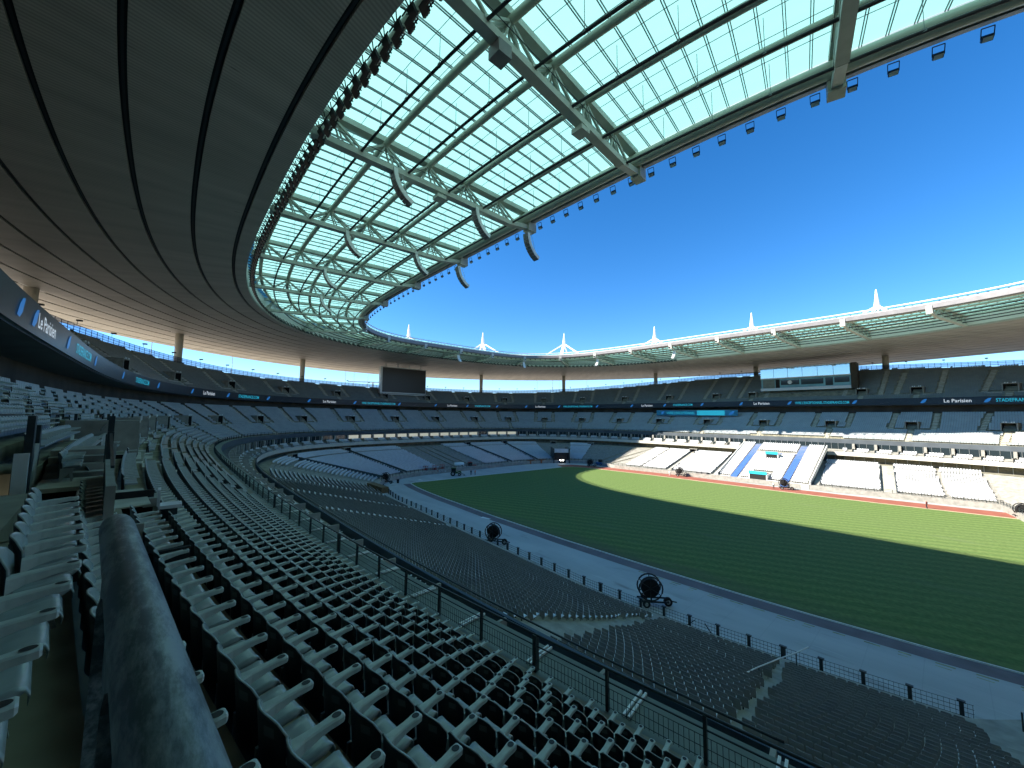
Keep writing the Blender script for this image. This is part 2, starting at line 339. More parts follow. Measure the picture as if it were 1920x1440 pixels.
# ------------------------------------------------------------------ ring geometry of the bowl
def sel(a, b, n, th):
    return (np.abs(np.cos(th) / a) ** n + np.abs(np.sin(th) / b) ** n) ** (-1.0 / n)
def plan(d):
    d = np.asarray(d, float); return 104 + d, 78.9 + d, np.interp(d, [-40, 0, 40], [4.5, 3.16, 2.0])
def rp(d, th):
    a, b, n = plan(d); r = sel(a, b, n, th); return r * np.cos(th), r * np.sin(th)
def dof(x, y):
    lo, hi = -45.0, 70.0
    for _ in range(45):
        m = (lo + hi) / 2; a, b, n = plan(m)
        if (abs(x / a) ** n + abs(y / b) ** n) > 1: lo = m
        else: hi = m
    return lo
NT = 480
TH = np.linspace(0, 2 * PI, NT, endpoint=False)
def sweep(name, D, Z, mats, parent=None, mi=None, closed_profile=False, smooth=False, th=None, kind=None, cut=None):
    """D,Z lists of profile values (number or array over th)"""
    th = TH if th is None else th; close = th is TH
    V = []
    for d, z in zip(D, Z):
        dd = np.broadcast_to(np.asarray(d, float), th.shape); zz = np.broadcast_to(np.asarray(z, float), th.shape)
        x, y = rp(dd, th); V.append(np.stack([x, y, zz], 1))
    K = len(V); V = np.concatenate(V); F = grid_faces(K, len(th), close)
    if closed_profile:
        T = len(th); j = np.arange(T if close else T - 1); jn = (j + 1) % T
        F = np.concatenate([F, np.stack([(K - 1) * T + j, (K - 1) * T + jn, jn, j], 1)])
    m = None
    if mi is not None: m = np.repeat(np.asarray(mi), len(th) if close else len(th) - 1)
    if cut is not None:
        keep = ~cut(V[F].mean(1)); F = F[keep]; m = m[keep] if m is not None else None
    return link(name, np_mesh(name, V, F, mats, m, smooth), parent, kind)
def along(d, th0, th1, step, n=6000):
    """points at equal spacing along ring d between two angles: x, y, tangent (ccw)"""
    t = np.linspace(th0, th1, n); x, y = rp(np.full(n, d), t); s = np.concatenate([[0], np.cumsum(np.hypot(np.diff(x), np.diff(y)))])
    q = np.arange(step / 2, s[-1], step); tt = np.interp(q, s, t); X = np.interp(q, s, x); Y = np.interp(q, s, y)
    e = 1e-3; xa, ya = rp(np.full(len(tt), d), tt - e); xb, yb = rp(np.full(len(tt), d), tt + e); L = np.hypot(xb - xa, yb - ya)
    return X, Y, (xb - xa) / L, (yb - ya) / L, tt
def frame_at(d, th):
    """point, inward normal (towards pitch), tangent (ccw)"""
    e = 1e-3; xa, ya = rp(d, th - e); xb, yb = rp(d, th + e); L = math.hypot(xb - xa, yb - ya); t = np.array([(xb - xa) / L, (yb - ya) / L])
    x, y = rp(d, th); return np.array([float(x), float(y)]), np.array([-t[1], t[0]]), t
def q_at(p, nin, d):
    """distance to move outwards from p to reach ring d"""
    lo, hi = -60.0, 60.0
    for _ in range(40):
        m = (lo + hi) / 2
        if dof(p[0] - nin[0] * m, p[1] - nin[1] * m) < d: lo = m
        else: hi = m
    return lo

s2 = np.sin(TH) ** 2
def zu0(th): return 24.3 + 0.9 * np.sin(th) ** 2
def zrim(th): return 31.6 + 6.9 * np.sin(th) ** 4
def krim(th): return (zrim(th) - zu0(th)) / 0.464
def drim(th): return 13.2 + 0.8 * krim(th)
MID_D0, MID_DD, MID_Z0, MID_DZ, MID_N = 0.5, 0.775, 12.59, 0.443, 20
UP_D0, UP_DD, UP_DZ, UP_N = 13.2, 0.8, 0.464, 29

# ------------------------------------------------------------------ ground
def flat(name, pts, z, m, kind='structure'):
    b = MB(); b.poly([(x, y, z) for x, y in pts]); o = b.build(name, m); o['kind'] = kind; return o
# plaza outside (one sheet to the horizon) and the sunken arena floor
a = np.linspace(0, 2 * PI, 128, endpoint=False); xi, yi = rp(np.full(128, 45.5), a)
V = np.concatenate([np.stack([xi, yi, np.full(128, 9.0)], 1), np.stack([3000 * np.cos(a), 3000 * np.sin(a), np.full(128, 9.0)], 1)])
o = link('ground', np_mesh('ground', V, grid_faces(2, 128, True), MT['plaza'])); o['kind'] = 'structure'; o['label'] = 'pale paving outside the stadium'
flat('covered_track', [(-100, -75), (100, -75), (100, 75), (-100, 75)], 0.0, MT['tarp'])['label'] = 'grey protective covering over the running track around the pitch'
near_k = [(75, -33.0), (64, -34.4), (53, -35.6), (48.7, -36.2), (40.4, -37.0), (34, -37.4), (23.6, -37.7), (10.4, -37.8), (-8, -37.3), (-17, -36.7), (-26, -36.2), (-36, -35.3), (-44, -34.2), (-49.5, -33.0)]
far_k = [(-46.5, 27.5), (-44.5, 31.0), (-39, 33.2), (-34.4, 33.8), (-15.5, 35.4), (-1.5, 35.6), (18, 35.8), (31, 36.2), (38.6, 36.8), (51, 38.2), (58, 39.0), (75, 40.5)]
end_k = [(-50.5, -31.5), (-49.8, -26), (-49.5, -21), (-49.0, -9), (-48.3, 1), (-47.5, 13), (-46.8, 22)]
outline = near_k[::-1][::-1] + end_k + far_k
flat('pitch', outline, 0.012, MT['grass'])['label'] = 'mown green grass pitch, half in shade and half in sun'
def strip(name, line, w0, w1, z, m, side, label=None):
    """ribbon beside a polyline, from offset w0 to w1 (positive = away from the pitch)"""
    L = np.array(line, float); t = np.gradient(L, axis=0); t /= np.linalg.norm(t, axis=1)[:, None]; n = np.stack([t[:, 1], -t[:, 0]], 1) * side
    b = MB()
    A = L + n * w0; B = L + n * w1
    for i in range(len(L) - 1): b.poly([(*A[i], z), (*A[i + 1], z), (*B[i + 1], z), (*B[i], z)])
    o = b.build(name, m); o['kind'] = 'structure'
    if label: o['label'] = label
    return o
strip('track_strip', near_k, 0.2, 2.1, 0.008, MT['track_shade'], -1, 'uncovered strip of red track, darkened for shade, by the near kerb')
strip('red_track', far_k, 0.55, 6.8, 0.008, MT['track'], -1, 'brick red running track along the far touchline')
strip('sandy_verge', far_k, -0.25, 0.6, 0.02, MT['earth'], -1, 'sandy strip between the far grass edge and the red track')
strip('end_verge', end_k + far_k[:3], -0.1, 0.5, 0.02, MT['kerb'], -1, 'pale edging strip at the end of the pitch')
def kerb(name, line, side, m, w=0.16, h=0.07):
    L = np.array(line, float); b = MB()
    for i in range(len(L) - 1): b.bar((*L[i], h / 2 + 0.01), (*L[i + 1], h / 2 + 0.01), w, h)
    o = b.build(name, m); o['kind'] = 'structure'; return o
kerb('pitch_kerb', near_k + [(-50.3, -31.8), (-50.6, -30.5)], -1, MT['kerb'])['label'] = 'white painted kerb along the near edge of the grass'
# worn yellow marks on the cover
b = MB()
for i, x in enumerate(np.arange(24, 62, 2.05)):
    yk = np.interp(x, [p[0] for p in near_k[::-1]], [p[1] for p in near_k[::-1]]) - 2.5
    if random.random() < 0.85:
        w = random.uniform(0.7, 1.5); b.poly([(x, yk, 0.006), (x + w, yk + 0.05, 0.006), (x + w, yk + 0.28, 0.006), (x, yk + 0.23, 0.006)])
        if random.random() < 0.5: b.poly([(x, yk - 0.45, 0.006), (x + w * 0.8, yk - 0.42, 0.006), (x + w * 0.8, yk - 0.30, 0.006), (x, yk - 0.33, 0.006)])
o = b.build('road_markings', MT['yellow']); o['kind'] = 'structure'; o['label'] = 'worn yellow dashes painted on the grey track covering'

# ------------------------------------------------------------------ lower stand (loft between front and back ring along normals)
FA, FB, FN = 63.0, 48.0, 4.3
LOW_Z0, LOW_N = 1.2, 25
NF = 1600
tf = np.linspace(0, 2 * PI, NF, endpoint=False)
rf = sel(FA, FB, FN, tf); F0 = np.stack([rf * np.cos(tf), rf * np.sin(tf)], 1)
# the straight sides of the stand follow gentle bows of their own
xf = F0[:, 0]; yn_ = np.where(xf < 24, -51.7 + 0.06 * (24 - xf), -51.7 + 2.8 * ((xf - 24) / 26) ** 2)
wn_ = np.clip((xf + 38) / 10, 0, 1) * np.clip((60 - xf) / 9, 0, 1); wf_ = np.clip((xf + 44) / 12, 0, 1) * np.clip((62 - xf) / 4, 0, 1)
F0[:, 1] = np.where(F0[:, 1] < 0, F0[:, 1] * (1 - wn_) + yn_ * wn_, F0[:, 1] * (1 - wf_) + (44.6 + 0.085 * xf) * wf_)
tg = np.roll(F0, -1, 0) - np.roll(F0, 1, 0); tg /= np.linalg.norm(tg, axis=1)[:, None]; NO = np.stack([tg[:, 1], -tg[:, 0]], 1)
aB, bB, nB = (float(q) for q in plan(-9.5))
lo = np.zeros(NF); hi = np.full(NF, 80.0)
for _ in range(45):
    mid = (lo + hi) / 2; P = F0 + NO * mid[:, None]; g = (np.abs(P[:, 0] / aB) ** nB + np.abs(P[:, 1] / bB) ** nB) > 1
    hi = np.where(g, mid, hi); lo = np.where(g, lo, mid)
B0 = F0 + NO * lo[:, None]
Z1A = 6.2 - 0.4 * np.sin(np.arctan2(B0[:, 1], B0[:, 0]))
def low_z(f, s): return LOW_Z0 + (np.interp(np.mod(s, PER), np.concatenate([sF, [PER]]), np.concatenate([Z1A, Z1A[:1]])) - LOW_Z0) * f
seg = np.hypot(*(np.roll(F0, -1, 0) - F0).T); sF = np.concatenate([[0], np.cumsum(seg)[:-1]]); PER = seg.sum()
def low_pt(u, s):
    """point of the lower stand at depth u (0 front .. 1 back) and front arc length s"""
    s = np.mod(s, PER); sx = np.concatenate([sF, [PER]])
    i = lambda A: np.stack([np.interp(s, sx, np.concatenate([A[:, k], A[:1, k]])) for k in (0, 1)], -1)
    return i(F0) * (1 - u) + i(B0) * u
def s_near(x, y, back=False):
    A = B0 if back else F0
    return sF[np.argmin(np.hypot(A[:, 0] - x, A[:, 1] - y))]
low = empty('lower_stand', (0, 0, 0), 'shallow lower stand around the pitch, with bare concrete bays between seat blocks', 'stand')
sub = np.arange(0, NF, 4); NS = len(sub)
def low_sweep(name, prof, mats, parent):
    V = np.concatenate([np.concatenate([F0[sub] * (1 - u) + B0[sub] * u, (LOW_Z0 + (Z1A[sub] - LOW_Z0) * f)[:, None]], 1) for u, f in prof])
    return link(name, np_mesh(name, V, grid_faces(len(prof), NS, True), mats), parent)
prof = [(-0.06, -0.25), (-0.06, 0.0)]
for j in range(LOW_N):
    f = j / (LOW_N - 1); prof += [(j / LOW_N, f), ((j + 1) / LOW_N, f)]
low_sweep('terrace', prof, MT['concrete'], low)
zgw = 6.2 - 0.4 * np.sin(TH)
sweep('gangway', [-9.5, -4.4, -4.4], [zgw, zgw, 7.65], MT['concrete_dark'], low)

# ------------------------------------------------------------------ box tier
boxes = empty('box_tier', (0, 0, 0), 'row of hospitality boxes behind a pale parapet between lower and middle stands', 'gallery')
sweep('parapet', [-7.15, -7.15, -6.95, -6.95], [7.75, 8.85, 8.85, 7.75], [MT['cream'], MT['fascia']], boxes, [0, 1, 1])
sweep('box_floor', [-6.95, -6.95, -5.9, -5.9, -5.0, -5.0, -4.1, -4.1, -2.2], [7.75, 8.1, 8.1, 8.65, 8.65, 9.2, 9.2, 9.4, 9.4], MT['concrete'], boxes)
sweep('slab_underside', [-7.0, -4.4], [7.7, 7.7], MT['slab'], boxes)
sweep('window_band', [-2.2, -2.2], [9.4, 11.3], MT['glass_dark'], boxes)

# ------------------------------------------------------------------ middle stand
midst = empty('middle_stand', (0, 0, 0), 'middle stand of blue grey seat rows under the display board', 'stand')
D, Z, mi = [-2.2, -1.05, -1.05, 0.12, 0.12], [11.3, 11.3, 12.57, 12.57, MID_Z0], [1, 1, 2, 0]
for k in range(MID_N):
    z = MID_Z0 + MID_DZ * k
    if k: D += [MID_D0 + MID_DD * k]; Z += [z]; mi += [0]
    D += [MID_D0 + MID_DD * (k + 1)]; Z += [z]; mi += [0]
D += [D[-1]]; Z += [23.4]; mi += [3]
def pit_cut(C):
    hit_ = np.zeros(len(C), bool)
    for vx in (35.4, 15.9): hit_ |= (C[:, 0] > vx + 0.9) & (C[:, 0] < vx + 5.9) & (C[:, 1] < -70) & (C[:, 2] > MID_Z0 + MID_DZ * 9.7) & (C[:, 2] < MID_Z0 + MID_DZ * 11.1)
    return hit_
sweep('terrace', D, Z, [MT['concrete_dark'], MT['slab'], MT['ledge'], MT['wallbrown']], midst, mi, cut=pit_cut)
DBW = D[-1]

# ------------------------------------------------------------------ upper stand
upst = empty('upper_stand', (0, 0, 0), 'steep upper stand of charcoal seat rows under the roof', 'stand')
DR = drim(TH); D = [np.full(NT, DBW + 0.05), np.full(NT, 12.6), np.full(NT, 12.6), np.full(NT, 13.0)]
zb = 22.9 + 0.8 * s2
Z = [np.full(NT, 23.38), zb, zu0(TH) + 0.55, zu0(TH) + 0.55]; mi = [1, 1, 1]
D.append(np.full(NT, 13.0)); Z.append(zu0(TH)); mi.append(0)
for k in range(UP_N):
    dk = UP_D0 + UP_DD * (k + 1); z = zu0(TH) + UP_DZ * k
    if k: D.append(np.minimum(UP_D0 + UP_DD * k, DR)); Z.append(np.minimum(z, zrim(TH))); mi.append(0)
    D.append(np.minimum(dk, DR)); Z.append(np.minimum(z, zrim(TH))); mi.append(0)
D += [np.full(NT, 44.0), np.full(NT, 44.0)]; Z += [zrim(TH) - 0.02, np.full(NT, 0.0)]; mi += [0, 2]
sweep('terrace', D, Z, [MT['concrete_dark'], MT['slab'], MT['cream']], upst, mi)

# vomitories and stairs
def deg(v): return np.radians(np.array(v, float))
mid_th = list(deg([213.6, 204.6, 194.7, 184.7, 174.2, 163.4, 154.1, 144.6, 134.8, 124.7, 113.9, 101.1, 87.5, 74.4, 62.7, 52.7, 43.5, 35]))
t = np.linspace(math.radians(213.6), math.radians(330), 4000); x, y = rp(np.full(4000, 8.0), t); sl = np.concatenate([[0], np.cumsum(np.hypot(np.diff(x), np.diff(y)))])
i0 = np.argmin(np.hypot(x - 35.4, y + 85.8)); s0 = sl[i0]; nst = round(s0 / 19.8); stp = s0 / nst
mid_new = [float(np.interp(stp * k, sl, t)) for k in range(1, nst + 3)]
NEAR_V = float(t[i0])
mid_all = mid_new + mid_th
up_th = list(deg([238.2, 226.4, 215.5, 205.1, 195.0, 184.8, 174.4, 164.1, 154.1, 144.0, 134.0, 123.1, 111.6, 99.9, 91.5, 71.7, 64.4, 54.9, 46, 37])) + list(deg([248.5, 259, 270, 281, 292, 303]))
def mid_z(d): return MID_Z0 + MID_DZ * math.floor((d - MID_D0) / MID_DD + 1e-6)
def flight(d0, dd, zf, dz, k0, k1, p, nin, tan, off, w):
    """stair flight in the frame of a vomitory: two treads per row"""
    b = MB(); T3 = np.array([tan[0], tan[1], 0]); N3 = np.array([nin[0], nin[1], 0]); base = np.array([p[0] + tan[0] * off, p[1] + tan[1] * off])
    for k in range(k0, k1):
        qa = q_at(base, nin, d0 + dd * k); z = zf + dz * k
        h = dd / 2
        c = np.array([base[0], base[1], 0]) - N3 * (qa + h / 2 - h)
        b.obox(c + np.array([0, 0, z - dz / 2 + 0.015 - 0.12]), T3 * w / 2, N3 * (h / 2 + 0.01), (0, 0, 0.12))
        b.obox(c - N3 * h + np.array([0, 0, z + 0.012 - 0.03]), T3 * w / 2, N3 * (h / 2 + 0.01), (0, 0, 0.03))
    return b
mid_aisles, up_aisles = [], []       # (p, tan, nin, offset, halfwidth, dmin, dmax)
def vomitory(parent, p, nin, tan, z0, w, h, depth, sign=True):
    b = MB(); T3 = np.array([tan[0], tan[1], 0]); N3 = np.array([nin[0], nin[1], 0]); P = np.array([p[0], p[1], z0])
    up = np.array([0, 0, 1.0])
    for s in (-1, 1): b.obox(P + T3 * s * (w / 2 + 0.12) - N3 * depth / 2 + up * (h / 2), T3 * 0.12, N3 * depth / 2, up * h / 2, 0)
    b.obox(P - N3 * depth / 2 + up * (h + 0.08), T3 * (w / 2 + 0.24), N3 * depth / 2, up * 0.08, 0)
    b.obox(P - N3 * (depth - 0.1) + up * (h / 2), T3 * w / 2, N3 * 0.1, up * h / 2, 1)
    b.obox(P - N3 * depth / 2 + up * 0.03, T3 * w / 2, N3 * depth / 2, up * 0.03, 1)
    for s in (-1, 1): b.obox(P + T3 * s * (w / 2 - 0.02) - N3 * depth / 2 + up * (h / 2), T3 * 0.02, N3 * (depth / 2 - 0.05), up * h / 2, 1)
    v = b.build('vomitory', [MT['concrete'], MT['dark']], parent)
    if sign:
        for q in (-0.8, -0.45, 0.35, 0.75):
            b = MB(); b.obox(P + N3 * 0.04 + T3 * q * w * 0.45 + up * (h + 0.30), T3 * 0.13, N3 * 0.03, up * 0.14); b.build('number_sign', MT['sign'], v)
    return v
for th in mid_all:
    p, nin, tan = frame_at(7.0, th); near = abs(th - NEAR_V) < 1e-6
    P3 = lambda q, off, z: np.array([p[0] - nin[0] * q + tan[0] * off, p[1] - nin[1] * q + tan[1] * off, z])
    if math.hypot(p[0] - CX, p[1] - CY) > 22:
        vomitory(midst, p, nin, tan, MID_Z0 + MID_DZ * 8, 2.5, 2.1, 3.0)
        mid_aisles.append((p, tan, nin, 0.0, 1.55, 6.2, 10.2))
        for s in (-1, 1):
            b = MB(); b.obox(P3(-0.35, s * 3.3, MID_Z0 + MID_DZ * 7 + 0.06), np.array([tan[0], tan[1], 0]) * 1.9, np.array([nin[0], nin[1], 0]) * 0.38, (0, 0, 0.05))
            b.build('landing', MT['stair'], midst); mid_aisles.append((p, tan, nin, s * 3.3, 1.9, 6.1, 6.95))
        for off, k0, k1 in ((-4.6, 8, MID_N), (4.6, 8, MID_N), (0.0, 0, 8)):
            flight(MID_D0, MID_DD, MID_Z0, MID_DZ, k0, k1, p, nin, tan, off, 1.15).build('stair_flight', MT['stair'], midst)
            mid_aisles.append((p, tan, nin, off, 0.72, MID_D0 + MID_DD * k0 - 0.3, MID_D0 + MID_DD * k1 + 0.5))
for th in up_th:
    p, nin, tan = frame_at(17.2, th); kr = int(krim(th)); z5 = zu0(th) + UP_DZ * 5
    vomitory(upst, p, nin, tan, z5, 2.6, 2.0, 2.6)
    up_aisles.append((p, tan, nin, 0.0, 1.6, 16.4, 20.0))
    for s in (-1, 1):
        b = MB(); c = np.array([p[0] + nin[0] * 0.4 + tan[0] * s * 3.4, p[1] + nin[1] * 0.4 + tan[1] * s * 3.4, zu0(th) + UP_DZ * 4 + 0.10])
        b.obox(c, np.array([tan[0], tan[1], 0]) * 2.0, np.array([nin[0], nin[1], 0]) * 0.38, (0, 0, 0.09)); up_aisles.append((p, tan, nin, s * 3.4, 2.0, 16.2, 17.1)); b.build('landing', MT['stair'], upst)
    zf = float(zu0(th))
    for off, k0, k1 in ((-4.8, 5, max(6, kr)), (4.8, 5, max(6, kr)), (0.0, 0, 5)):
        flight(UP_D0, UP_DD, zf, UP_DZ, k0, k1, p, nin, tan, off, 1.2).build('stair_flight', MT['stair'], upst)
        up_aisles.append((p, tan, nin, off, 0.75, UP_D0 + UP_DD * k0 - 0.4, UP_D0 + UP_DD * k1 + 0.5))
# ------------------------------------------------------------------ roof
roof = empty('stadium_roof', (0, 0, 0), 'huge oval roof with slatted grey soffit and glazed inner ring', 'roof')
R0 = (77.3, 49.24, 3.92); R1 = (91.0, 77.1, 2.75); R2 = (160.0, 134.9, 2.0)
th = TH
def zs(s): return 43.1 - 1.45 * s ** 4
gro = [0.033 + 0.0840 * k for k in range(12)]
edges = [0.0] + gro + [1.0]
r1 = sel(*R1, th); r2 = sel(*R2, th)
cs, sn = np.cos(th), np.sin(th)
x1, y1 = r1 * cs, r1 * sn; arc1 = np.concatenate([[0], np.cumsum(np.hypot(np.diff(x1), np.diff(y1)))])
GW = 0.0042
for i in range(len(edges) - 1):
    sa = edges[i] + (GW if i else 0); sb = edges[i + 1] - (GW if i < len(edges) - 2 else 0)
    ss = np.linspace(sa, sb, 3); V = []; A = []
    for s in [sa] + list(ss) + [sb]:
        r = r1 + (r2 - r1) * s; V.append(np.stack([r * cs, r * sn, np.full(NT, zs(s))], 1))
        A.append(np.stack([arc1, r - r1, np.zeros(NT)], 1))
    V[0][:, 2] += 0.45; V[-1][:, 2] += 0.45
    me = np_mesh('soffit_panel', np.concatenate(V), grid_faces(5, NT, True), MT['soffit'], attr={'ruv': np.concatenate(A)})
    link('soffit_panel', me, roof)
for g in gro:
    V = []
    for s in (g - GW * 1.02, g + GW * 1.02):
        r = r1 + (r2 - r1) * s; V.append(np.stack([r * cs, r * sn, np.full(NT, zs(s) + 0.35)], 1))
    link('groove', np_mesh('groove', np.concatenate(V), grid_faces(2, NT, True), MT['groove']), roof)
    V = []
    for s in (g - GW * 0.35, g + GW * 0.35):
        r = r1 + (r2 - r1) * s; V.append(np.stack([r * cs, r * sn, np.full(NT, zs(s) + 0.12)], 1))
    link('groove_rail', np_mesh('groove_rail', np.concatenate(V), grid_faces(2, NT, True), MT['rail']), roof)
V = [np.stack([r1 * cs, r1 * sn, np.full(NT, 43.1)], 1), np.stack([(r1 + 0.01) * cs, (r1 + 0.01) * sn, np.full(NT, 47.2)], 1),
     np.stack([(r1 * 0.4 + r2 * 0.6) * cs, (r1 * 0.4 + r2 * 0.6) * sn, np.full(NT, 46.6)], 1), np.stack([(r2 + 0.5) * cs, (r2 + 0.5) * sn, np.full(NT, 43.0)], 1),
     np.stack([(r2 + 0.5) * cs, (r2 + 0.5) * sn, np.full(NT, 41.9)], 1), np.stack([r2 * cs, r2 * sn, np.full(NT, zs(1.0))], 1)]
link('roof_shell', np_mesh('roof_shell', np.concatenate(V), grid_faces(6, NT, True), MT['roofwhite']), roof)

# glazed inner ring: map points of the inner edge outwards
NI = 2880
t0 = np.linspace(0, 2 * PI, NI, endpoint=False); rr = sel(*R0, t0); C0 = np.stack([rr * np.cos(t0), rr * np.sin(t0)], 1)
tg = np.roll(C0, -1, 0) - np.roll(C0, 1, 0); tg /= np.linalg.norm(tg, axis=1)[:, None]; no = np.stack([tg[:, 1], -tg[:, 0]], 1)
rad = C0 - np.array([12.0, 0.0]); rad /= np.linalg.norm(rad, axis=1)[:, None]
dr_ = no * 0.86 + rad * 0.14; dr_ /= np.linalg.norm(dr_, axis=1)[:, None]
lo = np.zeros(NI); hi = np.full(NI, 70.0)
for _ in range(40):
    mid = (lo + hi) / 2; P = C0 + dr_ * mid[:, None]; g = (np.abs(P[:, 0] / R1[0]) ** R1[2] + np.abs(P[:, 1] / R1[1]) ** R1[2]) > 1
    hi = np.where(g, mid, hi); lo = np.where(g, lo, mid)
C1 = C0 + dr_ * lo[:, None]
sg = np.hypot(*(np.roll(C0, -1, 0) - C0).T); cum = np.concatenate([[0], np.cumsum(sg)]); PR = cum[-1]
iT1 = np.argmin(np.hypot(C0[:, 0] - 30.1, C0[:, 1] + 49.0)); sT1 = cum[iT1]
NB = int(round(PR / 15.9)); BAY = PR / NB
def gl(v, u):
    """v in bays from truss 1 (increasing clockwise, i.e. away from the camera), u 0 inner edge .. 1 soffit edge -> xy"""
    s = np.mod(sT1 - np.asarray(v, float) * BAY, PR); A = np.concatenate([C0, C0[:1]]); B = np.concatenate([C1, C1[:1]])
    p0 = np.stack([np.interp(s, cum, A[:, k]) for k in (0, 1)], -1); p1 = np.stack([np.interp(s, cum, B[:, k]) for k in (0, 1)], -1)
    u = np.asarray(u, float)[..., None] if np.ndim(u) else u
    return p0 * (1 - u) + p1 * u
VV = np.arange(0, NB, 0.1)
def ring_line(u, z, r, name, m, n=8, parent=roof):
    p = gl(VV, np.full(len(VV), u)); pts = [(q[0], q[1], z) for q in p]
    b = MB(); b.tube(pts, r, n, closed=True); return b.build(name, m, parent, smooth=True)
TU = [0.05, 0.22, 0.40, 0.575, 0.75, 0.925]
ring_line(TU[0], 45.2, 0.62, 'edge_tube', MT['tubes'], 12)
for u in TU[1:]: ring_line(u, 45.75, 0.31, 'roof_tube', MT['tubes'], 10)
for a_, b_ in zip(TU[:-1], TU[1:]): ring_line((a_ + b_) / 2, 43.75, 0.13, 'hanging_rail', MT['rail'], 6)
# gutter box at the inner edge
p_in = gl(VV, np.full(len(VV), -0.008)); p_o = gl(VV, np.full(len(VV), 0.022)); n_ = len(VV)
V = np.concatenate([np.concatenate([q, np.full((n_, 1), z)], 1) for q, z in ((p_o, 44.7), (p_in, 44.9), (p_in, 46.0), (p_o, 46.3))])
F = np.concatenate([grid_faces(4, n_, True), np.stack([3 * n_ + np.arange(n_), 3 * n_ + (np.arange(n_) + 1) % n_, (np.arange(n_) + 1) % n_, np.arange(n_)], 1)])
mi = np.repeat([0, 0, 1, 0], n_)
link('edge_gutter', np_mesh('edge_gutter', V, F, [MT['gutter'], MT['white']], mi), roof)
p_a = gl(VV, np.full(len(VV), 0.0)); b = MB(); b.tube([(q[0], q[1], 46.9) for q in p_a], 0.16, 6, closed=True); b.build('edge_handrail', MT['white'], roof)
# panes, purlins, thin cross rods
NP_, NU = 11, 10
ue = np.concatenate([np.linspace(TU[i], TU[i + 1], 3)[:-1] for i in range(5)] + [[TU[5]], [1.0]])
ue[0] = 0.022
vg = np.arange(NB * NP_ + 1) / NP_
GZ = lambda u: 46.55 + 0.25 * np.sin(np.asarray(u) * PI)
G = np.stack([gl(vg, np.full(len(vg), u)) for u in ue], 0)
panes = []
for i in range(len(ue) - 1):
    for j in range(NB * NP_):
        c = (G[i, j] + G[i + 1, j + 1]) / 2; panes.append((i, j, c[0], c[1]))
pa = np.array([(q[2], q[3], 46.6) for q in panes]); px_, py_, pw_ = pix(pa)
vis = (pw_ > 1) & (px_ > -60) & (px_ < 1980) & (py_ > -60) & (py_ < 1500)
order = np.argsort(np.where(vis, np.linalg.norm(pa - np.array([CX, CY, CZ]), axis=1), 1e9))
single = set(order[:300].tolist())
bs = MB()
for q, (i, j, _, _) in enumerate(panes):
    f = 0.012
    def cor(ii, jj, di, dj):
        v = vg[jj] + dj * 0.002 / BAY; u = ue[ii] + di * 0.0001; w = gl(v, u); return (w[0], w[1], GZ(u))
    pts = [cor(i, j, 1, 1), cor(i, j + 1, 1, -1), cor(i + 1, j + 1, -1, -1), cor(i + 1, j, -1, 1)]
    if q in single:
        cc = np.mean(np.array(pts), 0); b = MB(); b.poly([np.array(w) - cc for w in pts]); o = b.build('glass_pane', MT['pane'], roof); o.location = cc
    else: bs.poly(pts)
bs.build('glass_panes', MT['pane'], roof, kind='stuff')
b = MB()
for j in range(NB * NP_):
    if j % NP_ == 0: continue
    for i in range(len(ue) - 1):
        for o_ in (-0.075, 0.075):
            w0 = gl(vg[j] + o_ / BAY, ue[i]); w1 = gl(vg[j] + o_ / BAY, ue[i + 1])
            b.bar((*w0, GZ(ue[i]) - 0.07), (*w1, GZ(ue[i + 1]) - 0.07), 0.055, 0.10)
b.build('purlins', MT['purlin'], roof, kind='stuff')
b = MB()
for u in ue[1:-1]:
    for j in range(NB * NP_):
        w0 = gl(vg[j], u); w1 = gl(vg[j + 1], u); b.bar((*w0, GZ(u) - 0.03), (*w1, GZ(u) - 0.03), 0.03, 0.04)
for u in [(a_ + b_) / 2 for a_, b_ in zip(TU[:-1], TU[1:])]:
    for j in range(0, NB * 4):
        if j % 4 == 0: continue
        w = gl(j / 4.0, u); b.bar((*w, 43.8), (*w, 46.4), 0.035, 0.035); b.box((w[0], w[1], 43.78), 0.22, 0.22, 0.22)
b.build('glazing_rods', MT['purlin'], roof, kind='stuff')
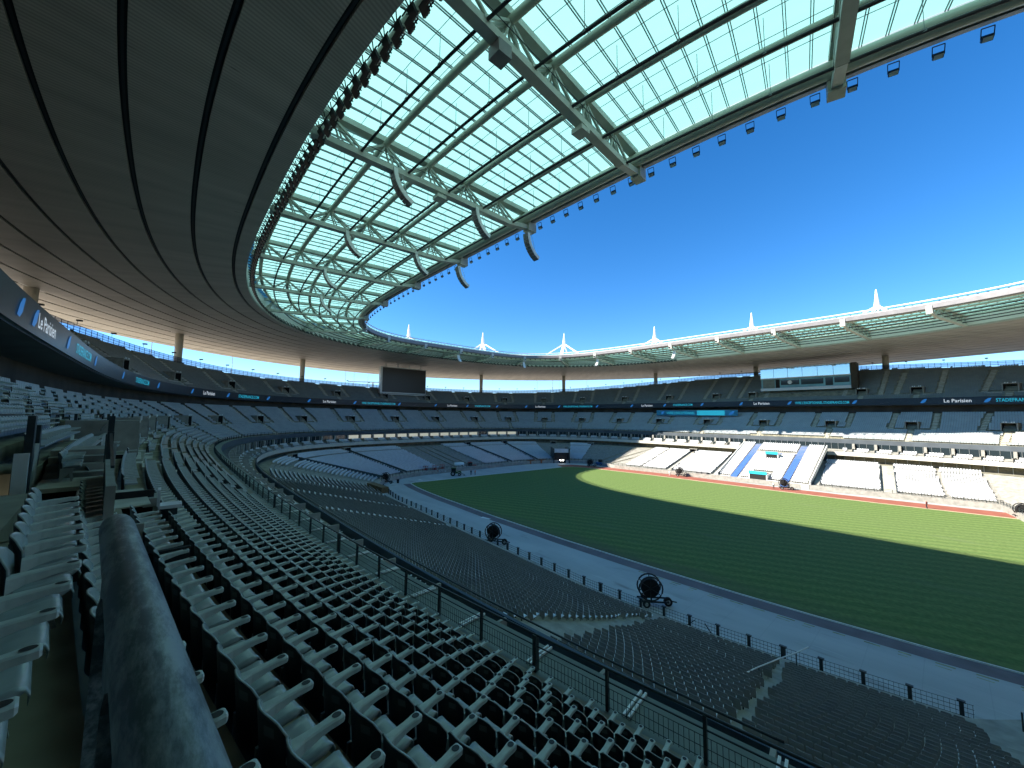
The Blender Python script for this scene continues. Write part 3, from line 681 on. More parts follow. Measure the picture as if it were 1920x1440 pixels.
# trusses
for v in range(NB):
    T = empty('roof_truss'); T.parent = roof
    pt = lambda u, z, o=0.0: np.array([*gl(v + o / BAY, u), z])
    tv = gl(v + 0.2 / BAY, 0.5) - gl(v - 0.2 / BAY, 0.5); tv /= np.linalg.norm(tv); T3 = np.array([tv[0], tv[1], 0])
    zt, zb_ = 46.1, 43.55
    b = MB(); b.bar(pt(0.04, zt), pt(1.0, zt), 0.85, 0.55); b.build('top_chord', MT['truss'], T)
    b = MB(); b.bar(pt(0.0, 44.3), pt(0.16, zb_), 0.7, 0.55); b.bar(pt(0.16, zb_), pt(0.99, zb_), 0.80, 0.55); b.build('bottom_chord', MT['truss'], T)
    b = MB()
    for s in (-1, 1): b.bar(pt(0.2, zb_ + 0.95) + T3 * s * 0.55, pt(0.97, zb_ + 0.95) + T3 * s * 0.55, 0.05, 0.05)
    b.build('catwalk_rail', MT['rail'], T)
    for ut in TU[1:]:
        for du, wd in ((-0.075, 0.20), (0.075, 0.20), (-0.022, 0.13), (0.022, 0.13)):
            b = MB(); um = (ut - 0.0)
            for s in (-1, 1): b.bar(pt(ut - du * 0.12, zt - 0.25) + T3 * s * 0.15, pt(min(ut + du * 1.3, 0.99), zb_ + 0.2) + T3 * s * 0.34, wd, wd)
            b.build('brace', MT['truss'], T)
    b = MB(); b.obox(pt(0.012, 44.6), T3 * 0.55, np.array([*(gl(v, 0.05) - gl(v, 0.0)), 0]) * 0.5, (0, 0, 0.95)); b.build('end_plate', MT['truss'], T)

# ------------------------------------------------------------------ columns and masts
col_px = deg([238, 219, 197.3, 176, 158.3, 138, 115.3, 93.4, 72.3, 51, 30, 10, 350, 330, 310, 290, 272, 255])
col_lab = {0: 'roof column at far left, half hidden by the display board', 1: 'thick pale roof column standing alone above the left upper stand', 2: 'roof column halfway between the left gap and the big screen',
           3: 'roof column hidden behind the big black screen', 4: 'first roof column to the right of the big screen', 5: 'second roof column to the right of the big screen',
           6: 'third roof column to the right of the big screen', 7: 'roof column at the left end of the glass studio', 8: 'roof column just right of the glass studio'}
for i, t_ in enumerate(col_px):
    p, nin, tan = frame_at(40.0, t_); zc = float(zrim(t_)) - 0.2
    c = empty('roof_column', (p[0], p[1], zc), col_lab.get(i, 'pale round roof column outside the picture to the right'), 'column', 'columns carrying the roof' if i > 8 else None)
    b = MB(); b.tube([(0, 0, 0), (0, 0, 43.2 - zc)], [0.95, 1.0], 20); b.build('shaft', MT['cream'], c, smooth=True)
    b = MB()
    N3 = np.array([nin[0], nin[1], 0]); T3 = np.array([tan[0], tan[1], 0])
    for s in (-1, 1): b.obox(T3 * s * 2.0 + np.array([0, 0, 42.9 - zc]), T3 * 1.1, N3 * 0.7, (0, 0, 0.12))
    b.build('capital', MT['white'], c)
mast_lab = {3: 'white spire mast above the left half of the far roof edge, behind the big screen', 4: 'second white spire mast from the left on the far roof edge', 5: 'third white spire mast from the left on the far roof edge',
            6: 'white spire mast in the middle right of the far roof edge', 7: 'second white spire mast from the right on the roof edge', 8: 'tallest looking white spire mast at the right of the roof edge'}
for i in (3, 4, 5, 6, 7, 8):
    p, nin, tan = frame_at(36.0, col_px[i]); c = empty('roof_mast', (p[0], p[1], 46.3), mast_lab[i], 'mast')
    N3 = np.array([nin[0], nin[1], 0]); T3 = np.array([tan[0], tan[1], 0]); up = np.array([0, 0, 1.0])
    b = MB(); b.tube([up * 14.2, up * 15.2, up * 17, up * 21.5], [0.8, 0.95, 0.70, 0.18], 12); b.build('spire', MT['white'], c, smooth=True)
    for a_ in range(4):
        q = T3 * math.cos(PI / 4 + a_ * PI / 2) * 2.6 + N3 * math.sin(PI / 4 + a_ * PI / 2) * 2.6
        b = MB(); b.tube([q * 2.2, q * 0.16 + up * 15.0], 0.42, 8); b.build('leg', MT['white'], c, smooth=True)
    for q in (N3 * 22, N3 * 18 + T3 * 17, N3 * 18 - T3 * 17, -N3 * 14 + T3 * 5, -N3 * 14 - T3 * 5):
        b = MB()
        for o_ in (-0.35, 0.35): b.tube([up * 15.2 + T3 * o_, q + up * (0.9 if q @ N3 > 0 else -1.0) + T3 * o_], 0.20, 6)
        b.build('stay_cable', MT['white'], c)

# ------------------------------------------------------------------ fences, rails on the rim and on the stands
rim = empty('rim_fence', (0, 0, 0), 'dark railing along the top edge of the upper stand', 'railing')
def rim_xyz(th, dz): d = drim(th) + 0.15; x, y = rp(d, th); return np.stack([x, y, zrim(th) + dz], -1)
b = MB()
for h in (0.55, 1.1, 1.65):
    b.tube(list(rim_xyz(TH, h)), 0.05, 5, closed=True)
b.build('rail', MT['steel_dark'], rim)
tt = np.linspace(math.radians(40), math.radians(262), 300); b = MB()
for q in rim_xyz(tt, 0.0): b.bar(q, q + np.array([0, 0, 1.7]), 0.09, 0.09)
b.build('posts', MT['steel_dark'], rim, kind='stuff')
V = np.concatenate([rim_xyz(TH, 0.12), rim_xyz(TH, 1.6)])
link('mesh_infill', np_mesh('mesh_infill', V, grid_faces(2, NT, True), mat_clear_glass('rim_mesh', (0.45, 0.50, 0.62), 0.06)), rim)
gr = empty('guard_railing', (0, 0, 0), 'dark steel guard railing with mesh along the front of the middle stand', 'railing')
X, Y, TX, TY, tt = along(0.0, math.radians(40), math.radians(303.5), 1.95)
dist = np.hypot(X - CX, Y - CY); nearest = np.argsort(dist)
# align posts so that one stands where the photo shows the thick gate post
pxr = pix(np.stack([X, Y, np.full(len(X), 13.0)], 1))[0]; ib = int(np.argmin(np.where(np.arange(len(X)) > len(X) * 0.8, np.abs(pxr - 1020), 1e9)))
for i in nearest[:70]:
    b = MB(); big = ((i - ib) % 6 == 0); w = 0.13 if big else 0.075
    b.bar((X[i], Y[i], 12.58), (X[i], Y[i], 13.43), w, w * 0.8, (TX[i], TY[i], 0)); b.build('post', MT['steel_dark'], gr)
b = MB()
for i in nearest[70:]: b.bar((X[i], Y[i], 12.58), (X[i], Y[i], 13.43), 0.075, 0.06)
b.build('far_posts', MT['steel_dark'], gr, kind='stuff')
thr = np.linspace(math.radians(40), math.radians(303.5), 700); xr, yr = rp(np.zeros(700), thr)
for z, r in ((13.43, 0.030), (13.17, 0.018)):
    b = MB(); b.tube([(xr[i], yr[i], z) for i in range(700)], r, 6); b.build('top_rail' if r > 0.03 else 'rail', MT['steel_dark'], gr, smooth=True)
b = MB()
Xm, Ym, TXm, TYm, _ = along(0.0, math.radians(268), math.radians(303.5), 0.095)
for i in range(len(Xm)): b.bar((Xm[i], Ym[i], 12.62), (Xm[i], Ym[i], 13.04), 0.008, 0.008)
Xm, Ym, TXm, TYm, _ = along(0.0, math.radians(180), math.radians(268), 0.30)
for i in range(len(Xm)): b.bar((Xm[i], Ym[i], 12.62), (Xm[i], Ym[i], 13.04), 0.03, 0.03)
for z in (12.66, 12.85, 13.04):
    sel_ = thr > math.radians(250); b.tube([(xr[i], yr[i], z) for i in range(700) if sel_[i]], 0.008, 4)
b.build('mesh_infill', MT['steel_dark'], gr, kind='stuff')
b = MB(); b.tube([(x_ , y_, 9.15) for x_, y_ in zip(*rp(np.full(700, -7.05), thr))], 0.045, 6); br = b.build('parapet_rail', MT['steel_dark'], boxes, smooth=True)
# pairs of aluminium rods across the ledge in front of the railing
Xl, Yl, TXl, TYl, _ = along(-0.52, math.radians(281), math.radians(303), 2.62)
names = ['first', 'second', 'third', 'fourth', 'fifth', 'sixth', 'seventh', 'eighth', 'ninth', 'tenth', 'eleventh', 'twelfth', 'thirteenth', 'fourteenth', 'fifteenth', 'sixteenth', 'seventeenth', 'eighteenth', 'nineteenth', 'twentieth']
idx = sorted(range(len(Xl)), key=lambda i: -Xl[i])
idx = [i for i in idx if Xl[i] < 48.6]
for r_, i in enumerate(idx):
    n3 = np.array([-TYl[i], TXl[i], 0]); t3 = np.array([TXl[i], TYl[i], 0]); c = np.array([Xl[i], Yl[i], 12.62])
    L = empty('rod_pair', c, 'pair of white metal rods across the grey ledge, %s from the bottom edge' % names[min(r_, 19)], 'metal rods')
    for s in (-1, 1):
        b = MB(); b.bar(-n3 * 0.44 + t3 * s * 0.055, n3 * 0.50 + t3 * s * 0.055, 0.05, 0.05); b.build('rod', MT['white'], L)

# lower front fence
ff = empty('pitch_fence', (0, 0, 0), 'dark mesh fence with stubby posts in front of the near lower stand', 'fence')
sa = s_near(-44, -47); sb = s_near(51.3, -49)
ss = np.arange(sa, sb, 2.25); P = low_pt(-0.085, ss)
for i, q in enumerate(P):
    b = MB(); w = 0.30 if i % 7 == 3 else 0.20; b.box((q[0], q[1], 0.95), w, 0.16, 1.7, 0.0); b.box((q[0], q[1], 1.83), w + 0.16, 0.22, 0.08); b.build('post', MT['steel_dark'], ff)
sp_ = np.arange(sa, sb, 0.8); Pl = low_pt(-0.085, sp_); b = MB()
for z in (1.76, 1.5, 1.25, 1.0, 0.75, 0.5): b.tube([(q[0], q[1], z) for q in Pl], 0.03 if z > 1.8 else 0.014, 5)
b.build('rail', MT['steel_dark'], ff)
b = MB()
for q in low_pt(-0.085, np.arange(sa, sb, 0.25)): b.bar((q[0], q[1], 0.4), (q[0], q[1], 1.76), 0.014, 0.014)
b.build('mesh_infill', MT['steel_dark'], ff, kind='stuff')
b = MB()
for d0_, d1_ in (((33.8), (34.9)), ((36.4), (35.6))):
    p0 = low_pt(-0.085, s_near(d0_, -49)); p1 = low_pt(-0.085, s_near(d1_, -49)); b.bar((*p0, 0.6), (*p1, 1.6), 0.06, 0.06)
b.build('brace', MT['steel_dark'], ff)
# steps handrail at the right end of the lower stand
hr = empty('stair_handrail', (51.0, -47.5, 0), 'thin grey handrail with posts beside the steps at lower right', 'railing')
pts = [low_pt(u, s_near(53.2, -48)) for u in np.linspace(-0.02, 1, 9)]
for i, (q, u) in enumerate(zip(pts, np.linspace(0, 1, 9))):
    b = MB(); z = LOW_Z0 + (6.6 - LOW_Z0) * u; b.bar((q[0] - 51, q[1] + 47.5, z), (q[0] - 51, q[1] + 47.5, z + 1.05), 0.07, 0.07); b.build('post', MT['steel_dark'], hr)
b = MB(); b.tube([(q[0] - 51, q[1] + 47.5, LOW_Z0 + (6.6 - LOW_Z0) * u + 1.05) for q, u in zip(pts, np.linspace(0, 1, 9))], 0.035, 6); b.build('rail', MT['galv'], hr)
V = []
for z in (0.15, 0.98): V += [(q[0] - 51, q[1] + 47.5, LOW_Z0 + (6.6 - LOW_Z0) * u + z) for q, u in zip(pts, np.linspace(0, 1, 9))]
link('infill_panel', np_mesh('infill_panel', np.array(V), grid_faces(2, 9), MT['clear']), hr)

# ------------------------------------------------------------------ seats
def ordinal(n):
    ones = ['', 'first', 'second', 'third', 'fourth', 'fifth', 'sixth', 'seventh', 'eighth', 'ninth', 'tenth', 'eleventh', 'twelfth', 'thirteenth', 'fourteenth', 'fifteenth', 'sixteenth', 'seventeenth', 'eighteenth', 'nineteenth']
    tens = {2: 'twent', 3: 'thirt', 4: 'fort', 5: 'fift', 6: 'sixt', 7: 'sevent', 8: 'eight', 9: 'ninet'}
    if n < 20: return ones[n]
    if n >= 100: return 'hundred-and-' + ordinal(n - 100) if n > 100 else 'hundredth'
    return tens[n // 10] + ('ieth' if n % 10 == 0 else 'y-' + ones[n % 10])
tl_ = np.linspace(math.radians(46), math.radians(250), 46)
for i, t_ in enumerate(tl_):
    q = rim_xyz(np.array([t_]), 1.6)[0]; nin = frame_at(20, t_)[1]
    L = empty('rim_lamp', q, 'small black floodlight on the upper stand rim, %s from the right end' % ordinal(i + 1), 'lamp', 'small floodlights along the rim of the upper stand')
    b = MB(); b.bar((0, 0, 0), (0, 0, 0.8), 0.07, 0.07); b.build('post', MT['black'], L)
    b = MB(); b.box((nin[0] * 0.3, nin[1] * 0.3, 0.95), 0.8, 0.55, 0.3, math.atan2(nin[1], nin[0])); b.build('lamp_head', MT['black'], L)

def seat_parts():
    """armrest seat in local axes: x along the row, y towards the pitch (0 = armrest tip), z up from the row floor"""
    P = {}
    b = MB(); xs = np.linspace(-0.208, 0.208, 7); prof = [(-0.035, 0.345), (-0.028, 0.385), (-0.05, 0.418), (-0.10, 0.428), (-0.24, 0.412), (-0.43, 0.405)]
    top = [[(x, y, z + 0.012 * (x / 0.22) ** 4 - 0.006 * (1 - (x / 0.22) ** 2)) for y, z in prof] for x in xs]
    n = len(prof); vs = [p for r in top for p in r]; fs = [(i * n + j, (i + 1) * n + j, (i + 1) * n + j + 1, i * n + j + 1) for i in range(6) for j in range(n - 1)]
    m0 = len(vs); vs += [(x, y - (0.004 if y > -0.06 else 0), z - 0.05 if y < -0.06 else z - 0.012) for r in top for x, y, z in r]
    fs += [(m0 + i * n + j + 1, m0 + (i + 1) * n + j + 1, m0 + (i + 1) * n + j, m0 + i * n + j) for i in range(6) for j in range(n - 1)]
    for i, s in ((0, 1), (6, -1)):
        for j in range(n - 1): fs.append((i * n + j, i * n + j + 1, m0 + i * n + j + 1, m0 + i * n + j)[::s])
    for i in range(6): fs.append((i * n, m0 + i * n, m0 + (i + 1) * n, (i + 1) * n)[::-1])
    b.raw(vs, fs); P['seat_pan'] = b.mesh('seat_pan', MT['seat'], smooth=True)
    b = MB(); X = np.linspace(-0.238, 0.238, 9); hs_ = [0.12, 0.36, 0.54, 0.66, 0.735, 0.765]
    def bk(x, h, off):
        q = x / 0.238; z = h if h < 0.66 else h - 0.085 * abs(q) ** 4 * (h - 0.66) / 0.105
        return (x, -0.425 - 0.095 * (1 - q * q) - 0.12 * max(0, h - 0.40) - off, z)
    n = len(hs_); fr = [bk(x, h, 0) for x in X for h in hs_]; bk_ = [bk(x, h, 0.022) for x in X for h in hs_]; m0 = len(fr)
    b.raw(fr + bk_, [])
    for i in range(8):
        for j in range(n - 1):
            a = i * n + j; c = (i + 1) * n + j
            b.f.append((a, a + 1, c + 1, c)); b.m.append(0); b.f.append((m0 + a, m0 + c, m0 + c + 1, m0 + a + 1)); b.m.append(1)
        a = i * n + n - 1; c = (i + 1) * n + n - 1; b.f.append((a, m0 + a, m0 + c, c)); b.m.append(0)
        a = i * n; c = (i + 1) * n; b.f.append((a, c, m0 + c, m0 + a)); b.m.append(1)
    for i, s in ((0, 1), (8, -1)):
        for j in range(n - 1):
            a = i * n + j; b.f.append((a, m0 + a, m0 + a + 1, a + 1)[::s]); b.m.append(0)
    P['backrest'] = b.mesh('backrest', [MT['seat'], MT['seatback']], smooth=False)
    for p in P['backrest'].polygons: p.use_smooth = True
    # armrest: root at the back, tip with a dark disc painting the cup hole's shade
    b = MB(); st = [(-0.47, 0.612, 0.062, 0.11), (-0.36, 0.622, 0.042, 0.078), (-0.20, 0.630, 0.036, 0.056), (-0.13, 0.634, 0.039, 0.050), (-0.065, 0.637, 0.046, 0.048), (-0.014, 0.637, 0.044, 0.046), (0.0, 0.634, 0.034, 0.036)]
    vs = []
    for y, z, w, h in st:
        c = 0.010
        vs += [(0.25 - w, y, z - c), (0.25 - w + c, y, z), (0.25 + w - c, y, z), (0.25 + w, y, z - c), (0.25 + w - 0.004, y, z - h), (0.25 - w + 0.004, y, z - h)]
    fs = []
    for i in range(len(st) - 1):
        for k in range(6): fs.append((i * 6 + k, (i + 1) * 6 + k, (i + 1) * 6 + (k + 1) % 6, i * 6 + (k + 1) % 6))
    fs.append(tuple(range(5, -1, -1))); fs.append(tuple((len(st) - 1) * 6 + k for k in range(6)))
    b.raw(vs, fs); P['armrest'] = b.mesh('armrest', MT['arm'])
    b = MB(); k = 14; ring = [(0.25 + 0.030 * math.cos(2 * PI * i / k), -0.060 + 0.042 * math.sin(2 * PI * i / k), 0.6385) for i in range(k)]; b.poly(ring)
    P['cup_holder'] = b.mesh('cup_holder', MT['hole'])
    b = MB(); b.raw([(0.236, -0.49, 0.03), (0.236, -0.49, 0.36), (0.236, -0.16, 0.36), (0.264, -0.49, 0.03), (0.264, -0.49, 0.36), (0.264, -0.16, 0.36)], [(0, 2, 1), (3, 4, 5), (0, 1, 4, 3), (1, 2, 5, 4), (2, 0, 3, 5)])
    b.bar((0.25, -0.20, 0.0), (0.25, -0.30, 0.36), 0.03, 0.04); P['bracket'] = b.mesh('bracket', MT['galv'])
    b = MB(); yb = -0.425 - 0.095 * (1 - (0.11 / 0.238) ** 2) - 0.022
    b.poly([(0.065, yb - 0.040 - 0.018, 0.705), (0.065, yb - 0.033 - 0.018, 0.640), (0.155, yb - 0.033 + 0.020, 0.640), (0.155, yb - 0.040 + 0.020, 0.705)][::-1]); P['number_plate'] = b.mesh('number_plate', MT['plate'])
    for me in P.values():
        co = np.empty(len(me.vertices) * 3, np.float32); me.vertices.foreach_get('co', co); co[1::3] *= 0.76; me.vertices.foreach_set('co', co); me.update()
    return P
SP = seat_parts()
def template(parts):
    b = MB()
    for f in parts: f(b)
    # triangulate-free: keep quads only
    V = np.array(b.v); F = np.array([f if len(f) == 4 else (*f, f[-1]) for f in b.f]); return V, F, np.array(b.m)
def t_mid(b):      # medium detail armrest seat: 0 seat 1 back 2 arm
    b.obox((0, -0.19, 0.40), (0.22, 0, 0), (0, 0.16, 0), (0, 0, 0.025), 0)
    for x0, x1, y0, y1 in ((-0.235, -0.08, -0.32, -0.38), (-0.08, 0.08, -0.38, -0.38), (0.08, 0.235, -0.38, -0.32)):
        A = [(x0, y0, 0.14), (x1, y1, 0.14), (x1, y1 - 0.035, 0.765 if abs(x1) < 0.1 else 0.69), (x0, y0 - 0.035, 0.765 if abs(x0) < 0.1 else 0.69)]
        b.poly(A[::-1], 0); b.poly([(p[0], p[1] - 0.02, p[2]) for p in A], 1); b.poly([A[3], A[2], (A[2][0], A[2][1] - 0.02, A[2][2]), (A[3][0], A[3][1] - 0.02, A[3][2])], 0)
    b.obox((0.25, -0.19, 0.605), (0.033, 0, 0), (0, 0.19, 0.006), (0, 0, 0.025), 2)
def t_far(b):
    b.poly([(-0.23, -0.02, 0.42), (0.23, -0.02, 0.42), (0.23, -0.44, 0.40), (-0.23, -0.44, 0.40)], 0)
    b.poly([(-0.23, -0.03, 0.30), (0.23, -0.03, 0.30), (0.23, -0.02, 0.42), (-0.23, -0.02, 0.42)], 0)
    b.poly([(-0.23, -0.44, 0.38), (0.23, -0.44, 0.38), (0.22, -0.50, 0.80), (-0.22, -0.50, 0.80)], 0)
    b.poly([(0.23, -0.47, 0.30), (-0.23, -0.47, 0.30), (-0.22, -0.53, 0.80), (0.22, -0.53, 0.80)], 1)
    b.poly([(-0.22, -0.50, 0.80), (0.22, -0.50, 0.80), (0.22, -0.53, 0.80), (-0.22, -0.53, 0.80)], 0)
def t_low(b):      # lower stand seat, y 0 = seat front, dark rounded back
    b.obox((0, -0.21, 0.40), (0.19, 0, 0), (0, 0.17, 0), (0, 0, 0.025), 0)
    A = [(-0.225, -0.41, 0.30), (0.225, -0.41, 0.30), (0.232, -0.445, 0.70), (0.190, -0.46, 0.79), (-0.190, -0.46, 0.79), (-0.232, -0.445, 0.70)]
    b.poly([A[0], A[1], A[2], A[5]][::-1], 0); b.poly([A[5], A[2], A[3], A[4]][::-1], 0)
    Bk = [(p[0], p[1] - 0.028, p[2]) for p in A]
    b.poly([Bk[0], Bk[1], Bk[2], Bk[5]], 1); b.poly([Bk[5], Bk[2], Bk[3], Bk[4]], 1)
    for i, j in ((1, 2), (2, 3), (3, 4), (4, 5), (5, 0)): b.poly([A[i], A[j], Bk[j], Bk[i]], 2)
    b.obox((0.0, -0.36, 0.20), (0.025, 0, 0), (0, 0.03, 0), (0, 0, 0.20), 1)
TMID, TFAR, TLOW = template([t_mid]), template([t_far]), template([t_low])
def t_lowfar(b):
    b.poly([(-0.19, 0.0, 0.43), (0.19, 0.0, 0.43), (0.19, -0.38, 0.40), (-0.19, -0.38, 0.40)], 0)
    b.poly([(-0.19, -0.40, 0.36), (0.19, -0.40, 0.36), (0.18, -0.46, 0.79), (-0.18, -0.46, 0.79)], 0)
    b.poly([(0.19, -0.43, 0.30), (-0.19, -0.43, 0.30), (-0.18, -0.49, 0.79), (0.18, -0.49, 0.79)], 1)
    b.poly([(-0.18, -0.46, 0.79), (0.18, -0.46, 0.79), (0.18, -0.49, 0.79), (-0.18, -0.49, 0.79)], 0)
TLF = template([t_lowfar])
def scatter(tpl, pos, nin, scale=1.0):
    """replicate a template at positions (N,3) facing nin (N,2)"""
    V, F, m = tpl; N = len(pos)
    tx = np.stack([nin[:, 1], -nin[:, 0], np.zeros(N)], 1); ny = np.stack([nin[:, 0], nin[:, 1], np.zeros(N)], 1)
    W = pos[:, None, :] + V[None, :, 0:1] * tx[:, None, :] + V[None, :, 1:2] * ny[:, None, :]; W[:, :, 2] += V[None, :, 2]
    FF = (F[None] + (np.arange(N) * len(V))[:, None, None]).reshape(-1, 4)
    return W.reshape(-1, 3), FF, np.tile(m, N)
def fix_quads(me_name, sets, mats, label, cat='seat'):
    """join scattered sets [(V,F,mi)] to one stuff object"""
    o = 0; VV_, FF_, MM_ = [], [], []
    for V, F, m in sets:
        VV_.append(V); FF_.append(F + o); MM_.append(m); o += len(V)
    V = np.concatenate(VV_); F = np.concatenate(FF_); m = np.concatenate(MM_)
    ob = link(me_name, np_mesh(me_name, V, F, mats, m)); ob['kind'] = 'stuff'; ob['label'] = label; return ob
def aisle_mask(X, Y, dcur, aisles):
    keep = np.ones(len(X), bool)
    for p, tan, nin, off, hw, d0, d1 in aisles:
        if not (d0 <= dcur <= d1): continue
        rx, ry = X - p[0], Y - p[1]; a = rx * tan[0] + ry * tan[1] - off; r = np.hypot(rx, ry)
        keep &= ~((np.abs(a) < hw + 0.2) & (r < 30))
    return keep
TH0, TH1 = math.radians(42), math.radians(304.5)
# gaps near the camera: (row, xmin, xmax) in the middle stand
near_gaps = []
for vx in (35.4, 15.9, -3.9):
    near_gaps += [(8, vx - 3.3, vx + 2.9, -70), (9, vx - 1.5, vx + 1.7, -70), (10, vx - 0.5, vx + 6.0, -70), (11, vx - 2.0, vx + 6.0, -70), (12, vx - 1.0, vx + 4.0, -70), (13, vx - 1.0, vx + 1.0, -70), (14, vx - 1.0, vx + 1.0, -70), (15, vx - 1, vx + 1, -70), (16, vx - 1, vx + 1, -70), (17, vx - 1, vx + 1, -70)]
mid_pos, mid_nin, mid_row = [], [], []
for k in range(MID_N - 1):
    d = 0.76 + MID_DD * k
    X, Y, TX, TY, tt = along(d, TH0, TH1, 0.50)
    if k >= 10:
        q_ = np.clip(-0.09 + 0.125 * (47.9 - X), -0.10, 0.28) * (Y < 0); X = X - TY * q_; Y = Y + TX * q_
    keep = aisle_mask(X, Y, d + 0.2, mid_aisles)
    for row, xa, xb, ymax in near_gaps:
        if row == k: keep &= ~((X > xa) & (X < xb) & (Y < ymax))
    keep &= ~((Y > 60) & (X > 1) & (X < 28) & (k < 1))
    # keep clear of the lens itself
    keep &= ~((np.hypot(X - CX, Y - CY) < 1.15) & (k >= 9))
    mid_pos.append(np.stack([X[keep], Y[keep], np.full(keep.sum(), MID_Z0 + MID_DZ * k + (0.05 if k >= 10 else 0))], 1)); mid_nin.append(np.stack([-TY[keep], TX[keep]], 1)); mid_row.append(np.full(keep.sum(), k))
mid_pos = np.concatenate(mid_pos); mid_nin = np.concatenate(mid_nin); mid_row = np.concatenate(mid_row)
def shown(pos, margin=40):
    x, y, w = pix(pos + np.array([0, 0, 0.5])); return (w > 0.25) & (x > -margin) & (x < 1920 + margin) & (y > -margin) & (y < 1440 + margin), x, y
dist = np.linalg.norm(mid_pos - np.array([CX, CY, CZ]), axis=1); sh, sx_, sy_ = shown(mid_pos, 130)
order = np.argsort(np.where(sh, dist, 1e9)); single = order[:300]
proto = None
rows_word = {9: 'first row below the pipe', 10: 'first row left of the pipe', 11: 'second row left of the pipe', 12: 'third row left of the pipe', 13: 'fourth row left of the pipe'}
cnt = {}
for i in sorted(single, key=lambda i: (mid_row[i], -mid_pos[i][0])):
    k = int(mid_row[i]); cnt[k] = cnt.get(k, 0) + 1
    rw = rows_word.get(k) or ('%s row below the pipe' % ordinal(10 - k) if k < 9 else '%s row left of the pipe' % ordinal(k - 9))
    n_ = mid_nin[i]; mtx = Matrix(((n_[1], n_[0], 0, mid_pos[i][0]), (-n_[0], n_[1], 0, mid_pos[i][1]), (0, 0, 1, mid_pos[i][2]), (0, 0, 0, 1)))
    if proto is None:
        proto = empty('stadium_seat'); c = proto
        for nm in ('seat_pan', 'backrest', 'armrest', 'bracket', 'number_plate'):
            o = link(nm, SP[nm], c)
            if nm == 'armrest': link('cup_holder', SP['cup_holder'], o)
        c.matrix_world = mtx
    else: c = copy_tree(proto, None, mat=mtx)
    tag(c, 'grey armrest seat, %s from the picture edge, %s' % (ordinal(cnt[k]), rw), 'seat', 'grey armrest seats of the middle stand')
rest = np.ones(len(mid_pos), bool); rest[single] = False
nearr = rest & (dist < 45); farr = rest & ~nearr
fix_quads('middle_seats', [scatter(TMID, mid_pos[nearr], mid_nin[nearr]), scatter(TFAR, mid_pos[farr], mid_nin[farr])],
          [MT['mid_seat'], MT['seatback'], MT['arm']], 'blue grey seats filling the rest of the middle stand')
# upper stand seats
P_, N_ = [], []
for k in range(UP_N):
    d = 13.45 + UP_DD * k
    X, Y, TX, TY, tt = along(d, TH0, math.radians(290), 0.52)
    keep = aisle_mask(X, Y, d + 0.2, up_aisles) & (k < krim(tt) - 0.6)
    keep &= ~((k >= 4) & (Y > 60) & (X > -0.5) & (X < 29.5))
    P_.append(np.stack([X[keep], Y[keep], zu0(tt[keep]) + UP_DZ * k], 1)); N_.append(np.stack([-TY[keep], TX[keep]], 1))
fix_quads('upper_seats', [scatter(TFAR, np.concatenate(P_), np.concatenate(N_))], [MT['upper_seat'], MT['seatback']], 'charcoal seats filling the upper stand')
# box seats and box partitions
P_, N_ = [], []
Xp, Yp, TXp, TYp, ttp = along(-4.0, TH0, TH1, 5.1)
def trib(X, Y): return (Y > 40) & (X > 1.0) & (X < 28.5)
for d, z in ((-6.35, 8.1), (-5.45, 8.65), (-4.55, 9.2)):
    X, Y, TX, TY, tt = along(d, TH0, TH1, 0.56)
    dm = np.min(np.abs(np.angle(np.exp(1j * (tt[:, None] - ttp[None, :]))) * np.hypot(X, Y)[:, None]), 1)
    keep = (dm > 0.95) & ~trib(X, Y)
    P_.append(np.stack([X[keep], Y[keep], np.full(keep.sum(), z)], 1)); N_.append(np.stack([-TY[keep], TX[keep]], 1))
bp_ = np.concatenate(P_); bn_ = np.concatenate(N_); nb = np.linalg.norm(bp_ - np.array([CX, CY, CZ]), axis=1) < 40
fix_quads('box_seats', [scatter(TMID, bp_[nb], bn_[nb]), scatter(TFAR, bp_[~nb], bn_[~nb])], [MT['white_seat'], MT['brown_back'], MT['white_seat']], 'pale seats in short rows in front of the boxes')
for i in range(len(Xp)):
    if trib(Xp[i], Yp[i]): continue
    n2 = np.array([-TYp[i], TXp[i], 0]); t2 = np.array([TXp[i], TYp[i], 0]); b = MB()
    b.obox(np.array([Xp[i], Yp[i], 10.0]) - n2 * 1.6, t2 * 0.30, n2 * 0.5, (0, 0, 1.3)); b.obox(np.array([Xp[i], Yp[i], 9.3]) + n2 * 0.0, t2 * 0.07, n2 * 1.5, (0, 0, 0.5)); b.build('partition', MT['concrete'], boxes)
for a0, a1, m_ in ((151, 197, 'blind'),):
    for i in range(len(Xp) - 1):
        g = math.degrees(ttp[i])
        if a0 < g < a1 and not (160 < g < 163):
            p0, n0, t0_ = frame_at(-2.32, ttp[i] + 0.004); p1, n1, _ = frame_at(-2.32, ttp[i + 1] - 0.004)
            b = MB(); b.poly([(*p0, 9.9), (*p0, 11.2), (*p1, 11.2), (*p1, 9.9)]); b.build('window_blind', MT[m_], boxes)
# window mullions of the boxes
b = MB(); X, Y, TX, TY, tt = along(-2.28, TH0, TH1, 1.7)
for i in range(len(X)): b.bar((X[i], Y[i], 9.4), (X[i], Y[i], 11.3), 0.07, 0.07)
b.build('mullions', MT['galv'], boxes, kind='stuff')
# recess posts and doors under the boxes
b = MB(); X, Y, TX, TY, tt = along(-4.6, TH0, TH1, 2.3)
for i in range(len(X)):
    if math.degrees(tt[i]) < 75: b.bar((X[i], Y[i], 5.8), (X[i], Y[i], 7.7), 0.16, 0.16)
b.build('recess_posts', MT['galv'], boxes, kind='stuff')

